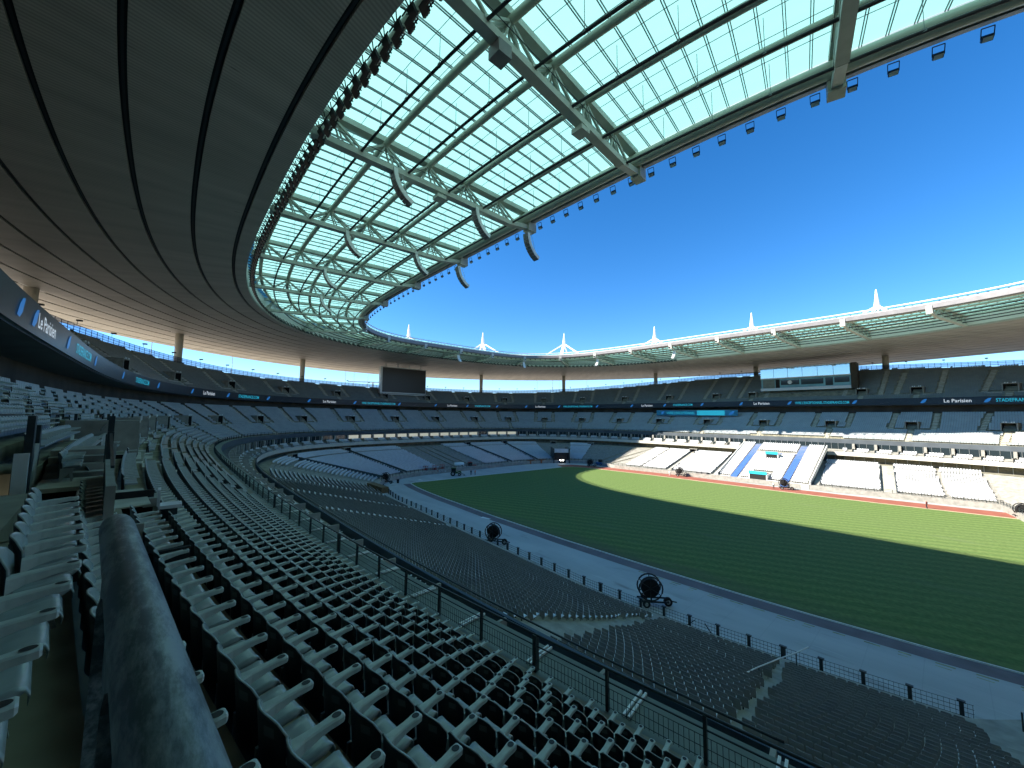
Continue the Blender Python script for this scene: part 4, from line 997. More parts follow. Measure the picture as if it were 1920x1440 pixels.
# ------------------------------------------------------------------ lower stand seats
aisl = []      # (front x, front y, half width)
for x, y, hw in ((32.8, -51, 0.55), (41.6, -51, 0.10), (-2.0, -50, 0.45), (-17.0, -49, 0.45), (-31, -48, 0.5), (-56, -38.8, 0.9), (-61, -29, 0.7), (-63, 15.5, 0.8), (-61.5, 28.5, 0.7),
                 (-22.9, 43, 0.2), (-13.2, 43.5, 0.9), (1.2, 45, 0.9), (26.2, 46.5, 0.6), (40.2, 48, 1.3), (49.6, 48.6, 0.15)):
    aisl.append((s_near(x, y), hw))
bare = [(s_near(-44, -46), s_near(-50, -43.2)), (s_near(-63, 3.8), s_near(-63, -15.6)), (s_near(-29, 42), s_near(-49.8, 43.2)), (s_near(-54, 40.6), s_near(-58.8, 35.3)), (s_near(56.8, 49), s_near(62, 40)), (s_near(1.8, 45), s_near(25.2, 46.7))]
def in_range(s, a_, b_):
    a_, b_ = min(a_, b_), max(a_, b_)
    return ((s > a_) & (s < b_)) if b_ - a_ < PER / 2 else ((s < a_) | (s > b_))
s_end = s_near(50.0, -48.8)
lp, ln, lr = [], [], []
for j in range(LOW_N):
    u = (j + 0.30) / LOW_N
    sgrid = np.linspace(0, PER, 5000); C = low_pt(np.full((5000, 1), u), sgrid); q = np.concatenate([[0], np.cumsum(np.hypot(*np.diff(C, axis=0).T))])
    qs = np.arange(0.25, q[-1], 0.51); s = np.interp(qs, q, sgrid); W = low_pt(np.full((len(s), 1), u), s)
    keep = np.ones(len(s), bool)
    for sa_, hw in aisl:
        qa = np.interp(np.mod(sa_, PER), sgrid, q); hw = (0.25 + 1.35 * u) if abs(hw - 0.55) < 1e-6 else hw; dq = np.abs(qs - qa); dq = np.minimum(dq, q[-1] - dq); keep &= dq > hw + 0.22
    for a_, b_ in bare: keep &= ~in_range(s, a_, b_)
    keep &= ~((W[:, 1] < 0) & (s > s_end)); keep &= ~((W[:, 0] > 62))
    if j == 20: keep &= (W[:, 1] < 0) & (W[:, 0] > -58)
    sx2 = np.concatenate([sF, [PER]]); nn = np.stack([np.interp(s, sx2, np.concatenate([NO[:, k], NO[:1, k]])) for k in (0, 1)], -1)
    lp.append(np.stack([W[keep, 0], W[keep, 1], low_z(j / (LOW_N - 1), s[keep])], 1)); ln.append(-nn[keep]); lr.append(np.full(keep.sum(), j))
lp = np.concatenate(lp); ln = np.concatenate(ln); lr = np.concatenate(lr)
dl = np.linalg.norm(lp - np.array([CX, CY, CZ]), axis=1); sh, lx, ly = shown(lp, 30)
order = np.argsort(np.where(sh, dl, 1e9)); single = order[:300]; proto = None; cnt = {}
for i in sorted(single, key=lambda i: (-lr[i], -lp[i][0])):
    j = int(lr[i]); cnt[j] = cnt.get(j, 0) + 1; n_ = ln[i]
    mtx = Matrix(((n_[1], n_[0], 0, lp[i][0]), (-n_[0], n_[1], 0, lp[i][1]), (0, 0, 1, lp[i][2]), (0, 0, 0, 1)))
    if proto is None:
        proto = empty('stand_seat'); c = proto
        b = MB(); b.obox((0, -0.21, 0.40), (0.19, 0, 0), (0, 0.17, 0), (0, 0, 0.025)); b.build('seat_pan', MT['white_seat'], c)
        b = MB(); X5 = np.linspace(-1, 1, 7); hz = [0.30, 0.50, 0.66, 0.74, 0.79]
        def bkp(q, h, o_): w = 0.232 - (0.035 if h > 0.78 else 0.008 if h > 0.72 else 0); return (q * w, -0.40 - 0.03 * (1 - q * q) - 0.12 * (h - 0.4) - o_, h)
        n0 = 5; A = [bkp(q, h, 0) for q in X5 for h in hz]; Bq = [bkp(q, h, 0.028) for q in X5 for h in hz]; b.raw(A + Bq, []); m0 = len(A)
        for a_ in range(6):
            for h_ in range(4):
                i0_ = a_ * n0 + h_; i1_ = i0_ + n0; b.f.append((i0_, i0_ + 1, i1_ + 1, i1_)); b.m.append(0); b.f.append((m0 + i0_, m0 + i1_, m0 + i1_ + 1, m0 + i0_ + 1)); b.m.append(1)
            i0_ = a_ * n0 + 4; b.f.append((i0_, m0 + i0_, m0 + i0_ + n0, i0_ + n0)); b.m.append(2)
        for a_ in (0, 6):
            for h_ in range(4): i0_ = a_ * n0 + h_; b.f.append((i0_, i0_ + 1, m0 + i0_ + 1, m0 + i0_)); b.m.append(2)
        b.build('backrest', [MT['white_seat'], MT['brown_back'], MT['plate']], c)
        b = MB(); b.obox((0, -0.36, 0.20), (0.025, 0, 0), (0, 0.03, 0), (0, 0, 0.20)); b.bar((0, -0.36, 0.30), (0, -0.1, 0.385), 0.05, 0.03); b.build('leg', MT['steel_dark'], c)
        c.matrix_world = mtx
    else: c = copy_tree(proto, None, mat=mtx)
    side = 'right'
    tag(c, 'olive-backed lower seat, %s from the right end, %s row from the back' % (ordinal(cnt[j]), ordinal(LOW_N - j)), 'seat', 'dark backed seats of the near lower stand')
rest = np.ones(len(lp), bool); rest[single] = False
nr = rest & (dl < 110) & (lp[:, 1] < 0); fr_ = rest & ~nr
fix_quads('lower_seats', [scatter(TLOW, lp[nr], ln[nr]), scatter(TLF, lp[fr_], ln[fr_])], [MT['white_seat'], MT['brown_back'], MT['plate']], 'white fronted dark backed seats filling the lower stand')
# aisle steps, side walls and low front railings of the lower stand
for (sa_, hw) in aisl:
    if hw < 0.57: continue
    b = MB()
    for j in range(LOW_N * 2):
        u0, u1 = j / (LOW_N * 2), (j + 1) / (LOW_N * 2); z = float(low_z((j + 1) / (LOW_N * 2), sa_))
        c0, c1 = low_pt(u0, np.array([sa_]))[0], low_pt(u1, np.array([sa_]))[0]; d_ = (c1 - c0); L_ = np.linalg.norm(d_); d_ /= L_; t_ = np.array([d_[1], -d_[0]])
        b.obox((*((c0 + c1) / 2), z - 0.10), (*(t_ * hw), 0), (*(d_ * L_ / 2), 0), (0, 0, 0.11))
    b.build('stair_flight', MT['stair'], low)
    for sd in (-1, 1):
        b = MB(); c0, c1 = low_pt(0.0, np.array([sa_]))[0], low_pt(1.0, np.array([sa_]))[0]; d_ = (c1 - c0) / np.linalg.norm(c1 - c0); t_ = np.array([d_[1], -d_[0]]) * (hw + 0.1) * sd
        if c0[1] > -20 or c0[0] < -55: b.bar((*(c0 + t_), LOW_Z0 + 0.35), (*(c1 + t_), float(low_z(1, sa_)) + 0.35), 0.08, 0.5); b.build('side_wall', MT['fascia'], low)
b = MB(); Q = low_pt(-0.05, np.arange(0, PER, 1.6)); z_ = LOW_Z0
for q in Q:
    if (q[1] > 0 or q[0] < -52) and not (q[1] > 40 and 1 < q[0] < 26): b.bar((*q, z_), (*q, z_ + 0.85), 0.09, 0.09)
b.build('front_posts', MT['steel_dark'], low, kind='stuff')
b = MB(); Qs = np.arange(0, PER, 1.0); Q = low_pt(-0.05, Qs)
for i in range(len(Q) - 1):
    if (Q[i][1] > 0 or Q[i][0] < -52) and not (Q[i][1] > 40 and 0.6 < Q[i][0] < 26.4):
        for h in (0.45, 0.8): b.bar((*Q[i], z_ + h), (*Q[i + 1], z_ + h), 0.06, 0.06)
b.build('front_rail', MT['steel_dark'], low)
for (x, y) in ((-56, -38.8), (-61, -29), (-63, 15.5), (-61.5, 28.5), (-13.2, 43.5), (-56.5, 38.0), (-50.0, 43.1)):
    sa_ = s_near(x, y); c1 = low_pt(0.93, np.array([sa_]))[0]; c2 = low_pt(1.0, np.array([sa_]))[0]; dn = (c1 - c2) / np.linalg.norm(c1 - c2); vomitory(low, c1, dn, np.array([dn[1], -dn[0]]), float(low_z(0.86, sa_)), 2.2, 1.7, 1.6, False)
# bench like concrete panels in the bare bays
for (a_, b_) in bare[1:3]:
    a2, b2 = min(a_, b_), max(a_, b_)
    for f in (0.33, 0.5, 0.66):
        sa_ = a2 + (b2 - a2) * f; c0, c1 = low_pt(0.0, np.array([sa_]))[0], low_pt(1.0, np.array([sa_]))[0]; b = MB(); b.bar((*c0, LOW_Z0 + 0.12), (*c1, float(low_z(1, sa_)) + 0.12), 0.35, 0.16); b.build('bay_joint', MT['concrete_dark'], low)
# vehicle tunnel at the end
tn = empty('vehicle_tunnel', (0, 0, 0), 'dark vehicle tunnel opening in the end of the lower stand', 'tunnel')
p0 = low_pt(-0.04, np.array([s_near(-56.6, 38.2)]))[0]; i_ = np.argmin(np.hypot(F0[:, 0] - p0[0], F0[:, 1] - p0[1])); nI = -NO[i_]; tI = np.array([nI[1], -nI[0]])
N3, T3 = np.array([*nI, 0]), np.array([*tI, 0]); P3 = np.array([*p0, 0])
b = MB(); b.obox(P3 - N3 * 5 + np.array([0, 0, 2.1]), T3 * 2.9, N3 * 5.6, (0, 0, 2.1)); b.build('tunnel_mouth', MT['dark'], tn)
b = MB()
for s in (-1, 1): b.obox(P3 - N3 * 4 + T3 * s * 3.15 + np.array([0, 0, 2.9]), T3 * 0.2, N3 * 5.2, (0, 0, 2.9))
b.build('side_wall', MT['steel_dark'], tn)
b = MB(); b.obox(P3 + N3 * 0.7 + np.array([0, 0, 5.0]), T3 * 2.9, N3 * 0.12, (0, 0, 0.8)); b.build('lintel', MT['white_seat'], tn)
for s in (-1, 1):
    b = MB(); b.obox(P3 + N3 * 0.9 + T3 * s * 1.5 + np.array([0, 0, 5.0]), T3 * 0.45, N3 * 0.05, (0, 0, 0.4)); b.build('sign', MT['sign'], tn)
cv = empty('parked_car', P3 + N3 * 0.95, 'dark vehicle with two bright headlights coming out of the end tunnel', 'car')
b = MB(); b.obox((0, 0, 0.75), T3 * 0.85, N3 * 0.5, (0, 0, 0.45)); b.obox(N3 * -0.2 + np.array([0, 0, 1.45]), T3 * 0.7, N3 * 0.35, (0, 0, 0.3)); b.build('body', MT['black'], cv)
for s in (-1, 1):
    b = MB(); b.disc(N3 * 0.55 + T3 * s * 0.55 + np.array([0, 0, 1.25]), N3, 0.20, 0.06, 12); b.build('headlight', MT['head'], cv)
    b = MB(); b.disc(N3 * 0.1 + T3 * s * 0.85 + np.array([0, 0, 0.33]), T3, 0.33, 0.2, 12); b.build('wheel', MT['rubber'], cv)

# ------------------------------------------------------------------ presidential tribune on the far side
tr = empty('main_tribune', (0, 0, 0), 'central tribune of white seats with blue stairs on the far sunlit side', 'tribune')
TX0, TX1, TY0, TY1, TZ0, TZ1, TN_ = 2.0, 25.0, 45.4, 70.8, 1.25, 9.9, 26
prof = [(TY0, 0.0), (TY0, TZ0)]
for j in range(TN_):
    z = TZ0 + (TZ1 - TZ0) * j / (TN_ - 1); prof += [(TY0 + (TY1 - TY0) * j / TN_, z), (TY0 + (TY1 - TY0) * (j + 1) / TN_, z)]
pr = np.array(prof); V = np.concatenate([np.stack([np.full(len(pr), x), pr[:, 0], pr[:, 1]], 1) for x in (TX0, TX1)]); L_ = len(pr)
link('terrace', np_mesh('terrace', V, np.array([(i, i + 1, L_ + i + 1, L_ + i) for i in range(L_ - 1)]), MT['concrete']), tr)
for x in (TX0 - 0.12, TX1 + 0.12):
    b = MB(); b.bar((x, TY0 - 0.1, TZ0 + 0.2), (x, TY1, TZ1 + 0.2), 0.22, 1.3); b.build('side_wall', MT['white'], tr)
b = MB(); b.box(((TX0 + TX1) / 2, TY1 + 0.1, 5.5), TX1 - TX0, 0.2, 9.6); b.build('rear_wall', MT['fascia'], tr)
for x0, x1 in ((2.0, 5.3), (7.6, 10.6), (15.2, 18.4), (20.4, 24.8)):
    b = MB(); b.box(((x0 + x1) / 2, TY0 - 0.12, 0.72), x1 - x0, 0.16, 1.2); b.build('front_panel', MT['white'], tr)
for xs0 in (6.4, 19.4):
    b = MB()
    for j in range(TN_ * 2):
        z = TZ0 + (TZ1 - TZ0) * (j + 1) / (TN_ * 2); y = TY0 + (TY1 - TY0) * (j + 0.5) / (TN_ * 2); b.box((xs0, y, z - 0.13), 1.7, (TY1 - TY0) / (TN_ * 2) + 0.01, 0.34)
    b.box((xs0, TY0 - 0.5, 0.55), 1.7, 0.9, 1.1); b.build('blue_stair', MT['blue'], tr)
b = MB(); b.box((12.9, 63.6, TZ0 + (TZ1 - TZ0) * 0.72 + 0.05), 11.4, 0.9, 0.35); b.build('blue_walkway', MT['blue'], tr)
for (xc, y0, z0, w, h, dp) in ((12.9, TY0 - 0.25, 0.0, 4.2, 2.7, 4.5), (12.9, 59.6, 5.6, 3.0, 2.0, 3.0)):
    v = None
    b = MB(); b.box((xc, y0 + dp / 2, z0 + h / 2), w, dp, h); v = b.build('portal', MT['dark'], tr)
    b = MB(); b.box((xc - w / 2 - 0.15, y0 + dp / 2, z0 + h / 2), 0.25, dp + 0.1, h + 0.2); b.box((xc + w / 2 + 0.15, y0 + dp / 2, z0 + h / 2), 0.25, dp + 0.1, h + 0.2); b.build('cheek_wall', MT['white'], v)
    b = MB(); b.box((xc, y0 - 0.05, z0 + h + 0.4), w + 0.4, 0.2, 0.85); b.build('portal_sign', MT['txt_cyan'], v)
P_ = []
for j in range(TN_):
    y = TY0 + (TY1 - TY0) * (j + 0.35) / TN_; z = TZ0 + (TZ1 - TZ0) * j / (TN_ - 1)
    for x in np.arange(TX0 + 0.4, TX1 - 0.3, 0.56):
        if min(abs(x - 6.4), abs(x - 19.4)) < 1.15: continue
        if abs(x - 12.9) < 2.6 and y < TY0 + 5.0: continue
        if abs(x - 12.9) < 1.9 and 59.0 < y < 63.2: continue
        if 7.2 < x < 18.6 and 62.9 < y < 64.4: continue
        P_.append((x, y, z))
P_ = np.array(P_); fix_quads('tribune_seats', [scatter(TLF, P_, np.tile([0.0, -1.0], (len(P_), 1)))], [MT['white_seat'], MT['brown_back']], 'white seats in rows on the central far tribune')

# ------------------------------------------------------------------ display board with lettering
board = empty('display_board', (0, 0, 0), 'long dark ribbon display board running round the front of the upper stand', 'display')
sweep('panel', [12.58, 12.42, 12.42, 12.58], [22.9 + 0.9 * s2, 22.95 + 0.9 * s2, 25.0 + 0.9 * s2, 25.05 + 0.9 * s2], [MT['led']], board)
sweep('underside', [12.42, 14.0], [22.93 + 0.9 * s2, 22.85 + 0.8 * s2], [MT['fascia']], board)
def text_mesh(s, size, shear=0.0):
    cu = bpy.data.curves.new('t', 'FONT'); cu.body = s; cu.size = size; cu.align_x = 'CENTER'; cu.shear = shear; cu.offset = size * 0.012; cu.resolution_u = 2
    ob = bpy.data.objects.new('t', cu); COL.objects.link(ob); bpy.context.view_layer.update()
    me = bpy.data.meshes.new_from_object(ob); bpy.data.objects.remove(ob); bpy.data.curves.remove(cu)
    v = np.array([w.co[:] for w in me.vertices]); f = [tuple(p.vertices) for p in me.polygons]; bpy.data.meshes.remove(me); return v, f
TXT = {}
tb = np.linspace(0, 2 * PI, 8000); xb_, yb_ = rp(np.full(8000, 12.37), tb); ab_ = np.concatenate([[0], np.cumsum(np.hypot(np.diff(xb_), np.diff(yb_)))])
def bend(v, th, zoff):
    s = np.interp(th, tb, ab_) - v[:, 0]; t_ = np.interp(s, ab_, tb); x, y = rp(np.full(len(v), 12.37), t_); return np.stack([x, y, zoff + 0.9 * np.sin(t_) ** 2 + v[:, 1]], 1)
def board_text(s, thd, h, m, width=None, name='lettering', shear=0.0, z=23.98):
    if (s, shear) not in TXT: TXT[(s, shear)] = text_mesh(s, 1.0, shear)
    v, f = TXT[(s, shear)]; v = v.copy(); hh = v[:, 1].max() - v[:, 1].min(); v[:, 1] = (v[:, 1] - (v[:, 1].max() + v[:, 1].min()) / 2) * h / hh
    w = v[:, 0].max() - v[:, 0].min(); v[:, 0] = (v[:, 0] - (v[:, 0].max() + v[:, 0].min()) / 2) * ((width / w) if width else h / hh)
    b = MB(); b.raw(bend(v, math.radians(thd), z), f); return b.build(name, m, board)
seq = [279.5, 275.1, 265.0, 255.7, 241.2, 230.5, 222.5, 214.0, 206.1, 197.9, 187.4, 177.8, 168.8, 160.6, 152.7, 145.2, 135.5, 125.3, 117.2, 107.8, 97.8, 88.7, 77.1, 66.2, 58.8, 52.9]
kinds = ['w', 'P', 'C', 'L', 'C', 'L', 'P', 'C', 'L', 'P', 'W', 'L', 'P', 'C', 'L', 'P', 'W', 'L', 'P', 'C', 'L', 'P', 'W', 'L', 'P', 'C']
for a_, k in zip(seq, kinds):
    if k == 'L': board_text("L'ÉQUIPE", a_, 0.95, MT['txt_white'], 6.2, shear=0.25)
    elif k == 'P': board_text('Le Parisien', a_, 1.0, MT['txt_white'], 5.4)
    elif k == 'C': board_text('STADEFRANCE.COM', a_, 0.95, MT['txt_cyan'], 8.6)
    elif k == 'W': board_text("VIVRE L'EXCEPTIONNEL STADEFRANCE.COM", a_, 0.95, MT['txt_cyan'], 15.5)
mids = [(p + q) / 2 for p, q in zip(seq[:-1], seq[1:])]
sw = np.array([(-0.75, -0.55), (-0.2, -0.62), (0.35, -0.25), (0.75, 0.65), (0.15, 0.55), (-0.35, 0.15)], float)
for a_ in [279.5] + mids:
    b = MB(); b.raw(bend(sw, math.radians(a_), 23.98), [tuple(range(6))]); b.build('logo', MT['txt_blue'], board)
# second banner in front of the middle stand
ban = empty('banner', (0, 0, 0), 'long blue banner with cyan lettering above the far middle stand', 'banner')
t_ = np.radians(np.linspace(114.6, 93.9, 24)); x, y = rp(np.full(24, 11.2), t_)
V = np.concatenate([np.stack([x, y, np.full(24, z)], 1) for z in (19.95, 22.3)]); link('panel', np_mesh('panel', V, grid_faces(2, 24), MT['banner']), ban)
b = MB()
for i in range(0, 24, 3): b.bar((x[i], y[i] + 0.1, 17.6), (x[i], y[i] + 0.1, 22.3), 0.08, 0.08)
for z in (19.9, 22.35): b.tube([(x[i], y[i] + 0.04, z) for i in range(24)], 0.06, 5)
b.build('frame', MT['galv'], ban)
def ban_text(s, xc, w, h, m, name):
    v, f = text_mesh(s, 1.0); v[:, 1] = (v[:, 1] - (v[:, 1].max() + v[:, 1].min()) / 2) * h / (v[:, 1].max() - v[:, 1].min()); v[:, 0] *= w / (v[:, 0].max() - v[:, 0].min())
    X = xc + v[:, 0]; Y = np.interp(X, x, y) - 0.06; b = MB(); b.raw(np.stack([X, Y, 21.1 + v[:, 1]], 1), f); b.build(name, m, ban)
ban_text("VIVRE L'EXCEPTIONNEL", -29.6, 12.5, 1.15, MT['txt_cyan'], 'lettering'); 
b = MB(); b.raw([(q, np.interp(q, x, y) - 0.05, z) for q, z in ((-22.4, 20.1), (-11.2, 20.1), (-11.2, 22.15), (-22.4, 22.15))], [(0, 1, 2, 3)]); b.build('light_panel', MT['txt_cyan'], ban)
v0 = len(ban.children); ban_text('STADEFRANCE', -17.0, 9.6, 1.3, MT['txt_ink'], 'lettering')
ban.children[-1].location.y = -0.05
for q in (-38, -8.5):
    b = MB(); b.raw([(q + w_[0] * 1.6, np.interp(q, x, y) - 0.08, 21.1 + w_[1] * 1.3) for w_ in sw], [tuple(range(6))]); b.build('logo', MT['txt_blue'], ban)

# ------------------------------------------------------------------ screen, studio
sc_ = empty('big_screen', (-122.0, -0.6, 35.4), 'big black video screen with pale metal frame hanging under the roof', 'screen')
b = MB(); b.box((-0.9, 0, 0), 1.8, 23.4, 12.4); b.build('cabinet', MT['alu'], sc_)
b = MB(); b.box((0.04, 0.35, 0.0), 0.1, 22.2, 11.5); b.build('display', MT['screen'], sc_)
b = MB()
for y in (-9, -3, 3, 9): b.bar((-0.9, y, 6.2), (-0.9, y, 8.0), 0.4, 0.4)
b.build('hanger', MT['galv'], sc_)
b = MB(); b.box((-0.4, 0, -6.7), 1.6, 23.2, 0.35)
for y in (-11.2, 11.2): b.bar((0.2, y, -6.6), (0.2, y, -8.4), 0.15, 0.15)
b.build('lower_frame', MT['galv'], sc_)
st = empty('glass_studio', (14.6, 97.4, 30.0), 'teal glass fronted studio box built into the far upper stand', 'studio')
b = MB(); b.box((0, 3.4, 4.7), 28.0, 6.0, 9.4); b.build('body', MT['teal'], st)
for i in range(6):
    b = MB(); w = 28.0 / 6; b.box((-14 + w * (i + 0.5), -0.35, 7.1), w - 0.12, 0.08, 3.9); b.build('window', MT['clear'], st)
b = MB(); b.box((0, -0.2, 9.2), 28.4, 1.0, 0.3); b.box((0, -0.2, 5.0), 28.4, 1.0, 0.35); b.box((0, -0.05, 0.6), 28.2, 1.0, 1.1); b.build('ledge', MT['alu'], st)
for i, (x0, x1, z0, z1, m_) in enumerate(((-13.4, -9.3, 1.2, 4.6, 'ledge'), (-9.0, -7.6, 1.2, 4.6, 'dark'), (-7.2, -1.2, 2.3, 4.2, 'glass_dark'), (-0.6, 6.2, 2.2, 4.2, 'glass_dark'), (6.8, 9.0, 1.5, 4.4, 'glass_dark'), (9.4, 13.6, 2.4, 4.4, 'glass_dark'))):
    b = MB(); b.box(((x0 + x1) / 2, 0.36, (z0 + z1) / 2), x1 - x0, 0.1, z1 - z0); b.build('window', MT[m_], st)
b = MB(); b.disc((-4.2, 0.2, 3.3), (0, 1, 0), 0.75, 0.1, 16); b.build('round_light', MT['sign'], st)
b = MB(); b.box((15.0, 2.6, 4.6), 1.6, 5.5, 9.4); b.build('side_pier', MT['wallbrown'], st)

# ------------------------------------------------------------------ floodlights, rigs and loudspeakers on the roof
fl_proto = None; k = 0
for v in np.arange(-2.2, NB * 0.62, 0.142):
    p = gl(v, -0.010); nin = gl(v, -0.05) - gl(v, 0.05); nin /= np.linalg.norm(nin); z = 44.25
    n_ = nin; mtx = Matrix(((n_[1], n_[0], 0, p[0]), (-n_[0], n_[1], 0, p[1]), (0, 0, 1, z), (0, 0, 0, 1)))
    if fl_proto is None:
        fl_proto = empty('floodlight'); c = fl_proto
        b = MB(); b.obox((0, 0.20, -0.10), (0.27, 0, 0), (0, 0.14, -0.10), (0, 0.07, 0.10)); b.build('housing', MT['black'], c)
        b = MB(); b.obox((0, 0.20 - 0.05, -0.10 - 0.115), (0.24, 0, 0), (0, 0.12, -0.088), (0, -0.010, -0.014)); b.build('lens', MT['lens'], c)
        b = MB()
        for s in (-1, 1): b.bar((s * 0.31, 0.0, 0.5), (s * 0.30, 0.2, -0.10), 0.045, 0.045)
        b.bar((-0.31, 0, 0.5), (0.31, 0, 0.5), 0.05, 0.05); b.build('bracket', MT['black'], c)
        c.matrix_world = mtx
    else: c = copy_tree(fl_proto, None, mat=mtx)
    k += 1; tag(c, 'small black floodlight under the inner roof edge, %s along it from the top right' % ordinal(k), 'floodlight', 'floodlights along the inner roof edge')
rg_proto = None; kr_ = 0
for v in np.arange(-2.4, NB * 0.52, 0.082):
    p = gl(v, 0.985); nin = gl(v, 0.9) - gl(v, 1.0); nin /= np.linalg.norm(nin)
    n_ = nin; mtx = Matrix(((n_[1], n_[0], 0, p[0]), (-n_[0], n_[1], 0, p[1]), (0, 0, 1, 43.5), (0, 0, 0, 1)))
    if rg_proto is None:
        rg_proto = empty('light_rig'); c = rg_proto
        b = MB()
        for q in ((-0.7, 0.0, 0.6, 0.5, 0.9, -0.6), (0.7, 0.0, 0.6, -0.5, 0.9, -0.6), (-0.9, 0.3, 0.2, 0.9, 0.3, 0.2), (-0.5, 0.9, -0.6, 0.5, 0.9, -0.6), (0, -0.2, 0.9, 0, 1.1, -0.5), (-0.8, 0.6, 0.5, 0.8, 0.7, -0.4)): b.bar(q[:3], q[3:], 0.09, 0.09)
        b.build('frame', MT['black'], c)
        for s, yy, zz in ((-0.45, 0.75, -0.55), (0.4, 0.45, -0.35)):
            b = MB(); b.obox((s, yy, zz), (0.36, 0, 0.06), (0, 0.22, -0.30), (0, 0.10, 0.07)); h = b.build('lamp_head', MT['black'], c)
            for g in (-0.22, 0.0, 0.22):
                b = MB(); b.obox((s + g, yy + 0.115, zz + 0.08 * -1 + 0.0), (0.075, 0, 0.0125), (0, 0.19, -0.26), (0, 0.008, 0.006)); b.build('lens', MT['lens'], h)
        c.matrix_world = mtx @ Matrix.Scale(0.80, 4)
    else: c = copy_tree(rg_proto, None, mat=mtx @ Matrix.Scale(0.80, 4))
    kr_ += 1; tag(c, 'dark floodlight rig along the soffit edge, %s down from the top of the picture' % ordinal(kr_), 'light rig', 'light rigs along the soffit edge')
def speaker(v, u, z, label, flip=1):
    p = gl(v, u); di = gl(v, u - 0.05) - gl(v, u + 0.05); di /= np.linalg.norm(di); D3 = np.array([*di, 0.0]); T3 = np.array([di[1], -di[0], 0]); up = np.array([0, 0, 1.0])
    c = empty('loudspeaker', (p[0], p[1], z), label, 'loudspeaker')
    R = 3.2
    for i in range(9):
        a_ = math.radians(4 + i * 7.5); q = D3 * flip * (R * (1 - math.cos(a_)) - 0.35) - up * (R * math.sin(a_) - 0.5)
        tdir = D3 * flip * math.sin(a_) - up * math.cos(a_); nd = np.cross(tdir, T3)
        b = MB(); b.obox(q, T3 * 0.45, tdir * 0.205, nd * 0.22, 0); b.obox(q - D3 * flip * 0.24 * math.cos(a_) - up * 0.24 * math.sin(a_), T3 * 0.43, tdir * 0.20, nd * 0.03, 1); b.build('cabinet', [MT['white'], MT['gutter']], c)
    b = MB()
    for s in (-1, 1): b.bar(T3 * s * 0.3 - D3 * flip * 0.3 + up * 0.4, T3 * s * 0.3 - D3 * flip * 0.2 + up * 1.1, 0.05, 0.05); b.bar(T3 * s * 0.3 + up * 1.0, T3 * s * 0.3 + D3 * flip * 1.0 - up * 1.6, 0.04, 0.04)
    b.build('hanger', MT['galv'], c); return c
speaker(1, 0.70, 43.2, 'largest curved white loudspeaker column, under the second truss beside the soffit')
speaker(1, 0.33, 43.0, 'curved loudspeaker near the middle of the second truss')
speaker(1, 0.02, 42.8, 'pale loudspeaker hanging at the inner edge end of the second truss')
speaker(2, 0.66, 43.1, 'curved loudspeaker under the outer half of the third truss')
speaker(2, 0.30, 43.1, 'curved loudspeaker under the inner half of the third truss')
speaker(2, 0.03, 42.8, 'pale loudspeaker at the inner edge end of the third truss')
speaker(3, 0.6, 43.1, 'small looking loudspeaker under the fourth truss')
speaker(4, 0.5, 43.1, 'small looking loudspeaker under the fifth truss')
for i, v in enumerate((9, 11, 13, 15)): speaker(v, 0.12, 43.0, 'pale loudspeaker hanging under the far glazed roof, %s from the left' % names[i], 1)
for i, (v, u) in enumerate(((0, 0.42), (0, 0.78), (1, 0.52))):
    p = gl(v, u); c = empty('equipment_box', (p[0], p[1], 43.1), ['grey square panel hanging under the middle of the nearest full truss', 'dark box under the soffit end of the nearest full truss', 'grey box on the second truss'][i], 'equipment box')
    b = MB(); b.box((0, 0, -0.3), 1.1, 1.1, 0.9 if i == 1 else 0.4); b.build('case', MT['truss'] if i != 1 else MT['gutter'], c); b = MB(); b.bar((0, 0, 0.1), (0, 0, 0.5), 0.2, 0.2); b.build('mount', MT['galv'], c)

# ------------------------------------------------------------------ things on the arena floor
def wheel(parent, c, axis, r, w):
    b = MB(); b.disc(c, axis, r, w, 16); o = b.build('wheel', MT['rubber'], parent); b = MB(); b.disc(c, axis, r * 0.5, w * 1.08, 10); b.build('rim', MT['galv'], o); return o
def reel(x, y, rz, label):
    c = empty('hose_reel', (x, y, 0.0), label, 'hose reel'); c.rotation_euler.z = rz
    for yy in (-0.42, 0.42):
        b = MB(); k = 20; pts = [(1.15 * math.cos(2 * PI * i / k), yy, 1.75 + 1.15 * math.sin(2 * PI * i / k)) for i in range(k)]; b.tube(pts, 0.075, 6, closed=True)
        for i in range(6): b.bar((0, yy, 1.75), (1.1 * math.cos(PI / 3 * i + 0.5), yy, 1.75 + 1.1 * math.sin(PI / 3 * i + 0.5)), 0.10, 0.07)
        b.build('drum_flange', MT['black'], c)
    b = MB(); b.disc((0, 0, 1.75), (0, 1, 0), 0.90, 0.62, 18); b.build('hose_coil', MT['rubber'], c)
    b = MB(); b.bar((-1.2, -0.5, 0.55), (1.7, -0.5, 0.55), 0.1, 0.14); b.bar((-1.2, 0.5, 0.55), (1.7, 0.5, 0.55), 0.1, 0.14); b.bar((1.7, 0, 0.55), (2.6, 0, 0.4), 0.1, 0.1); b.bar((1.7, -0.5, 0.55), (1.7, 0.5, 0.55), 0.1, 0.12)
    for yy in (-0.5, 0.5): b.bar((0, yy, 0.6), (0, yy, 1.75), 0.14, 0.1)
    b.build('chassis', MT['black'], c)
    for yy in (-0.62, 0.62): wheel(c, (-0.5, yy, 0.36), (0, 1, 0), 0.36, 0.2)
    wheel(c, (1.75, 0.0, 0.42), (0, 1, 0), 0.42, 0.26); return c
reel(29.3, -47.0, 0.75, 'black spoked hose reel on a trailer by the near fence, closest to the camera')
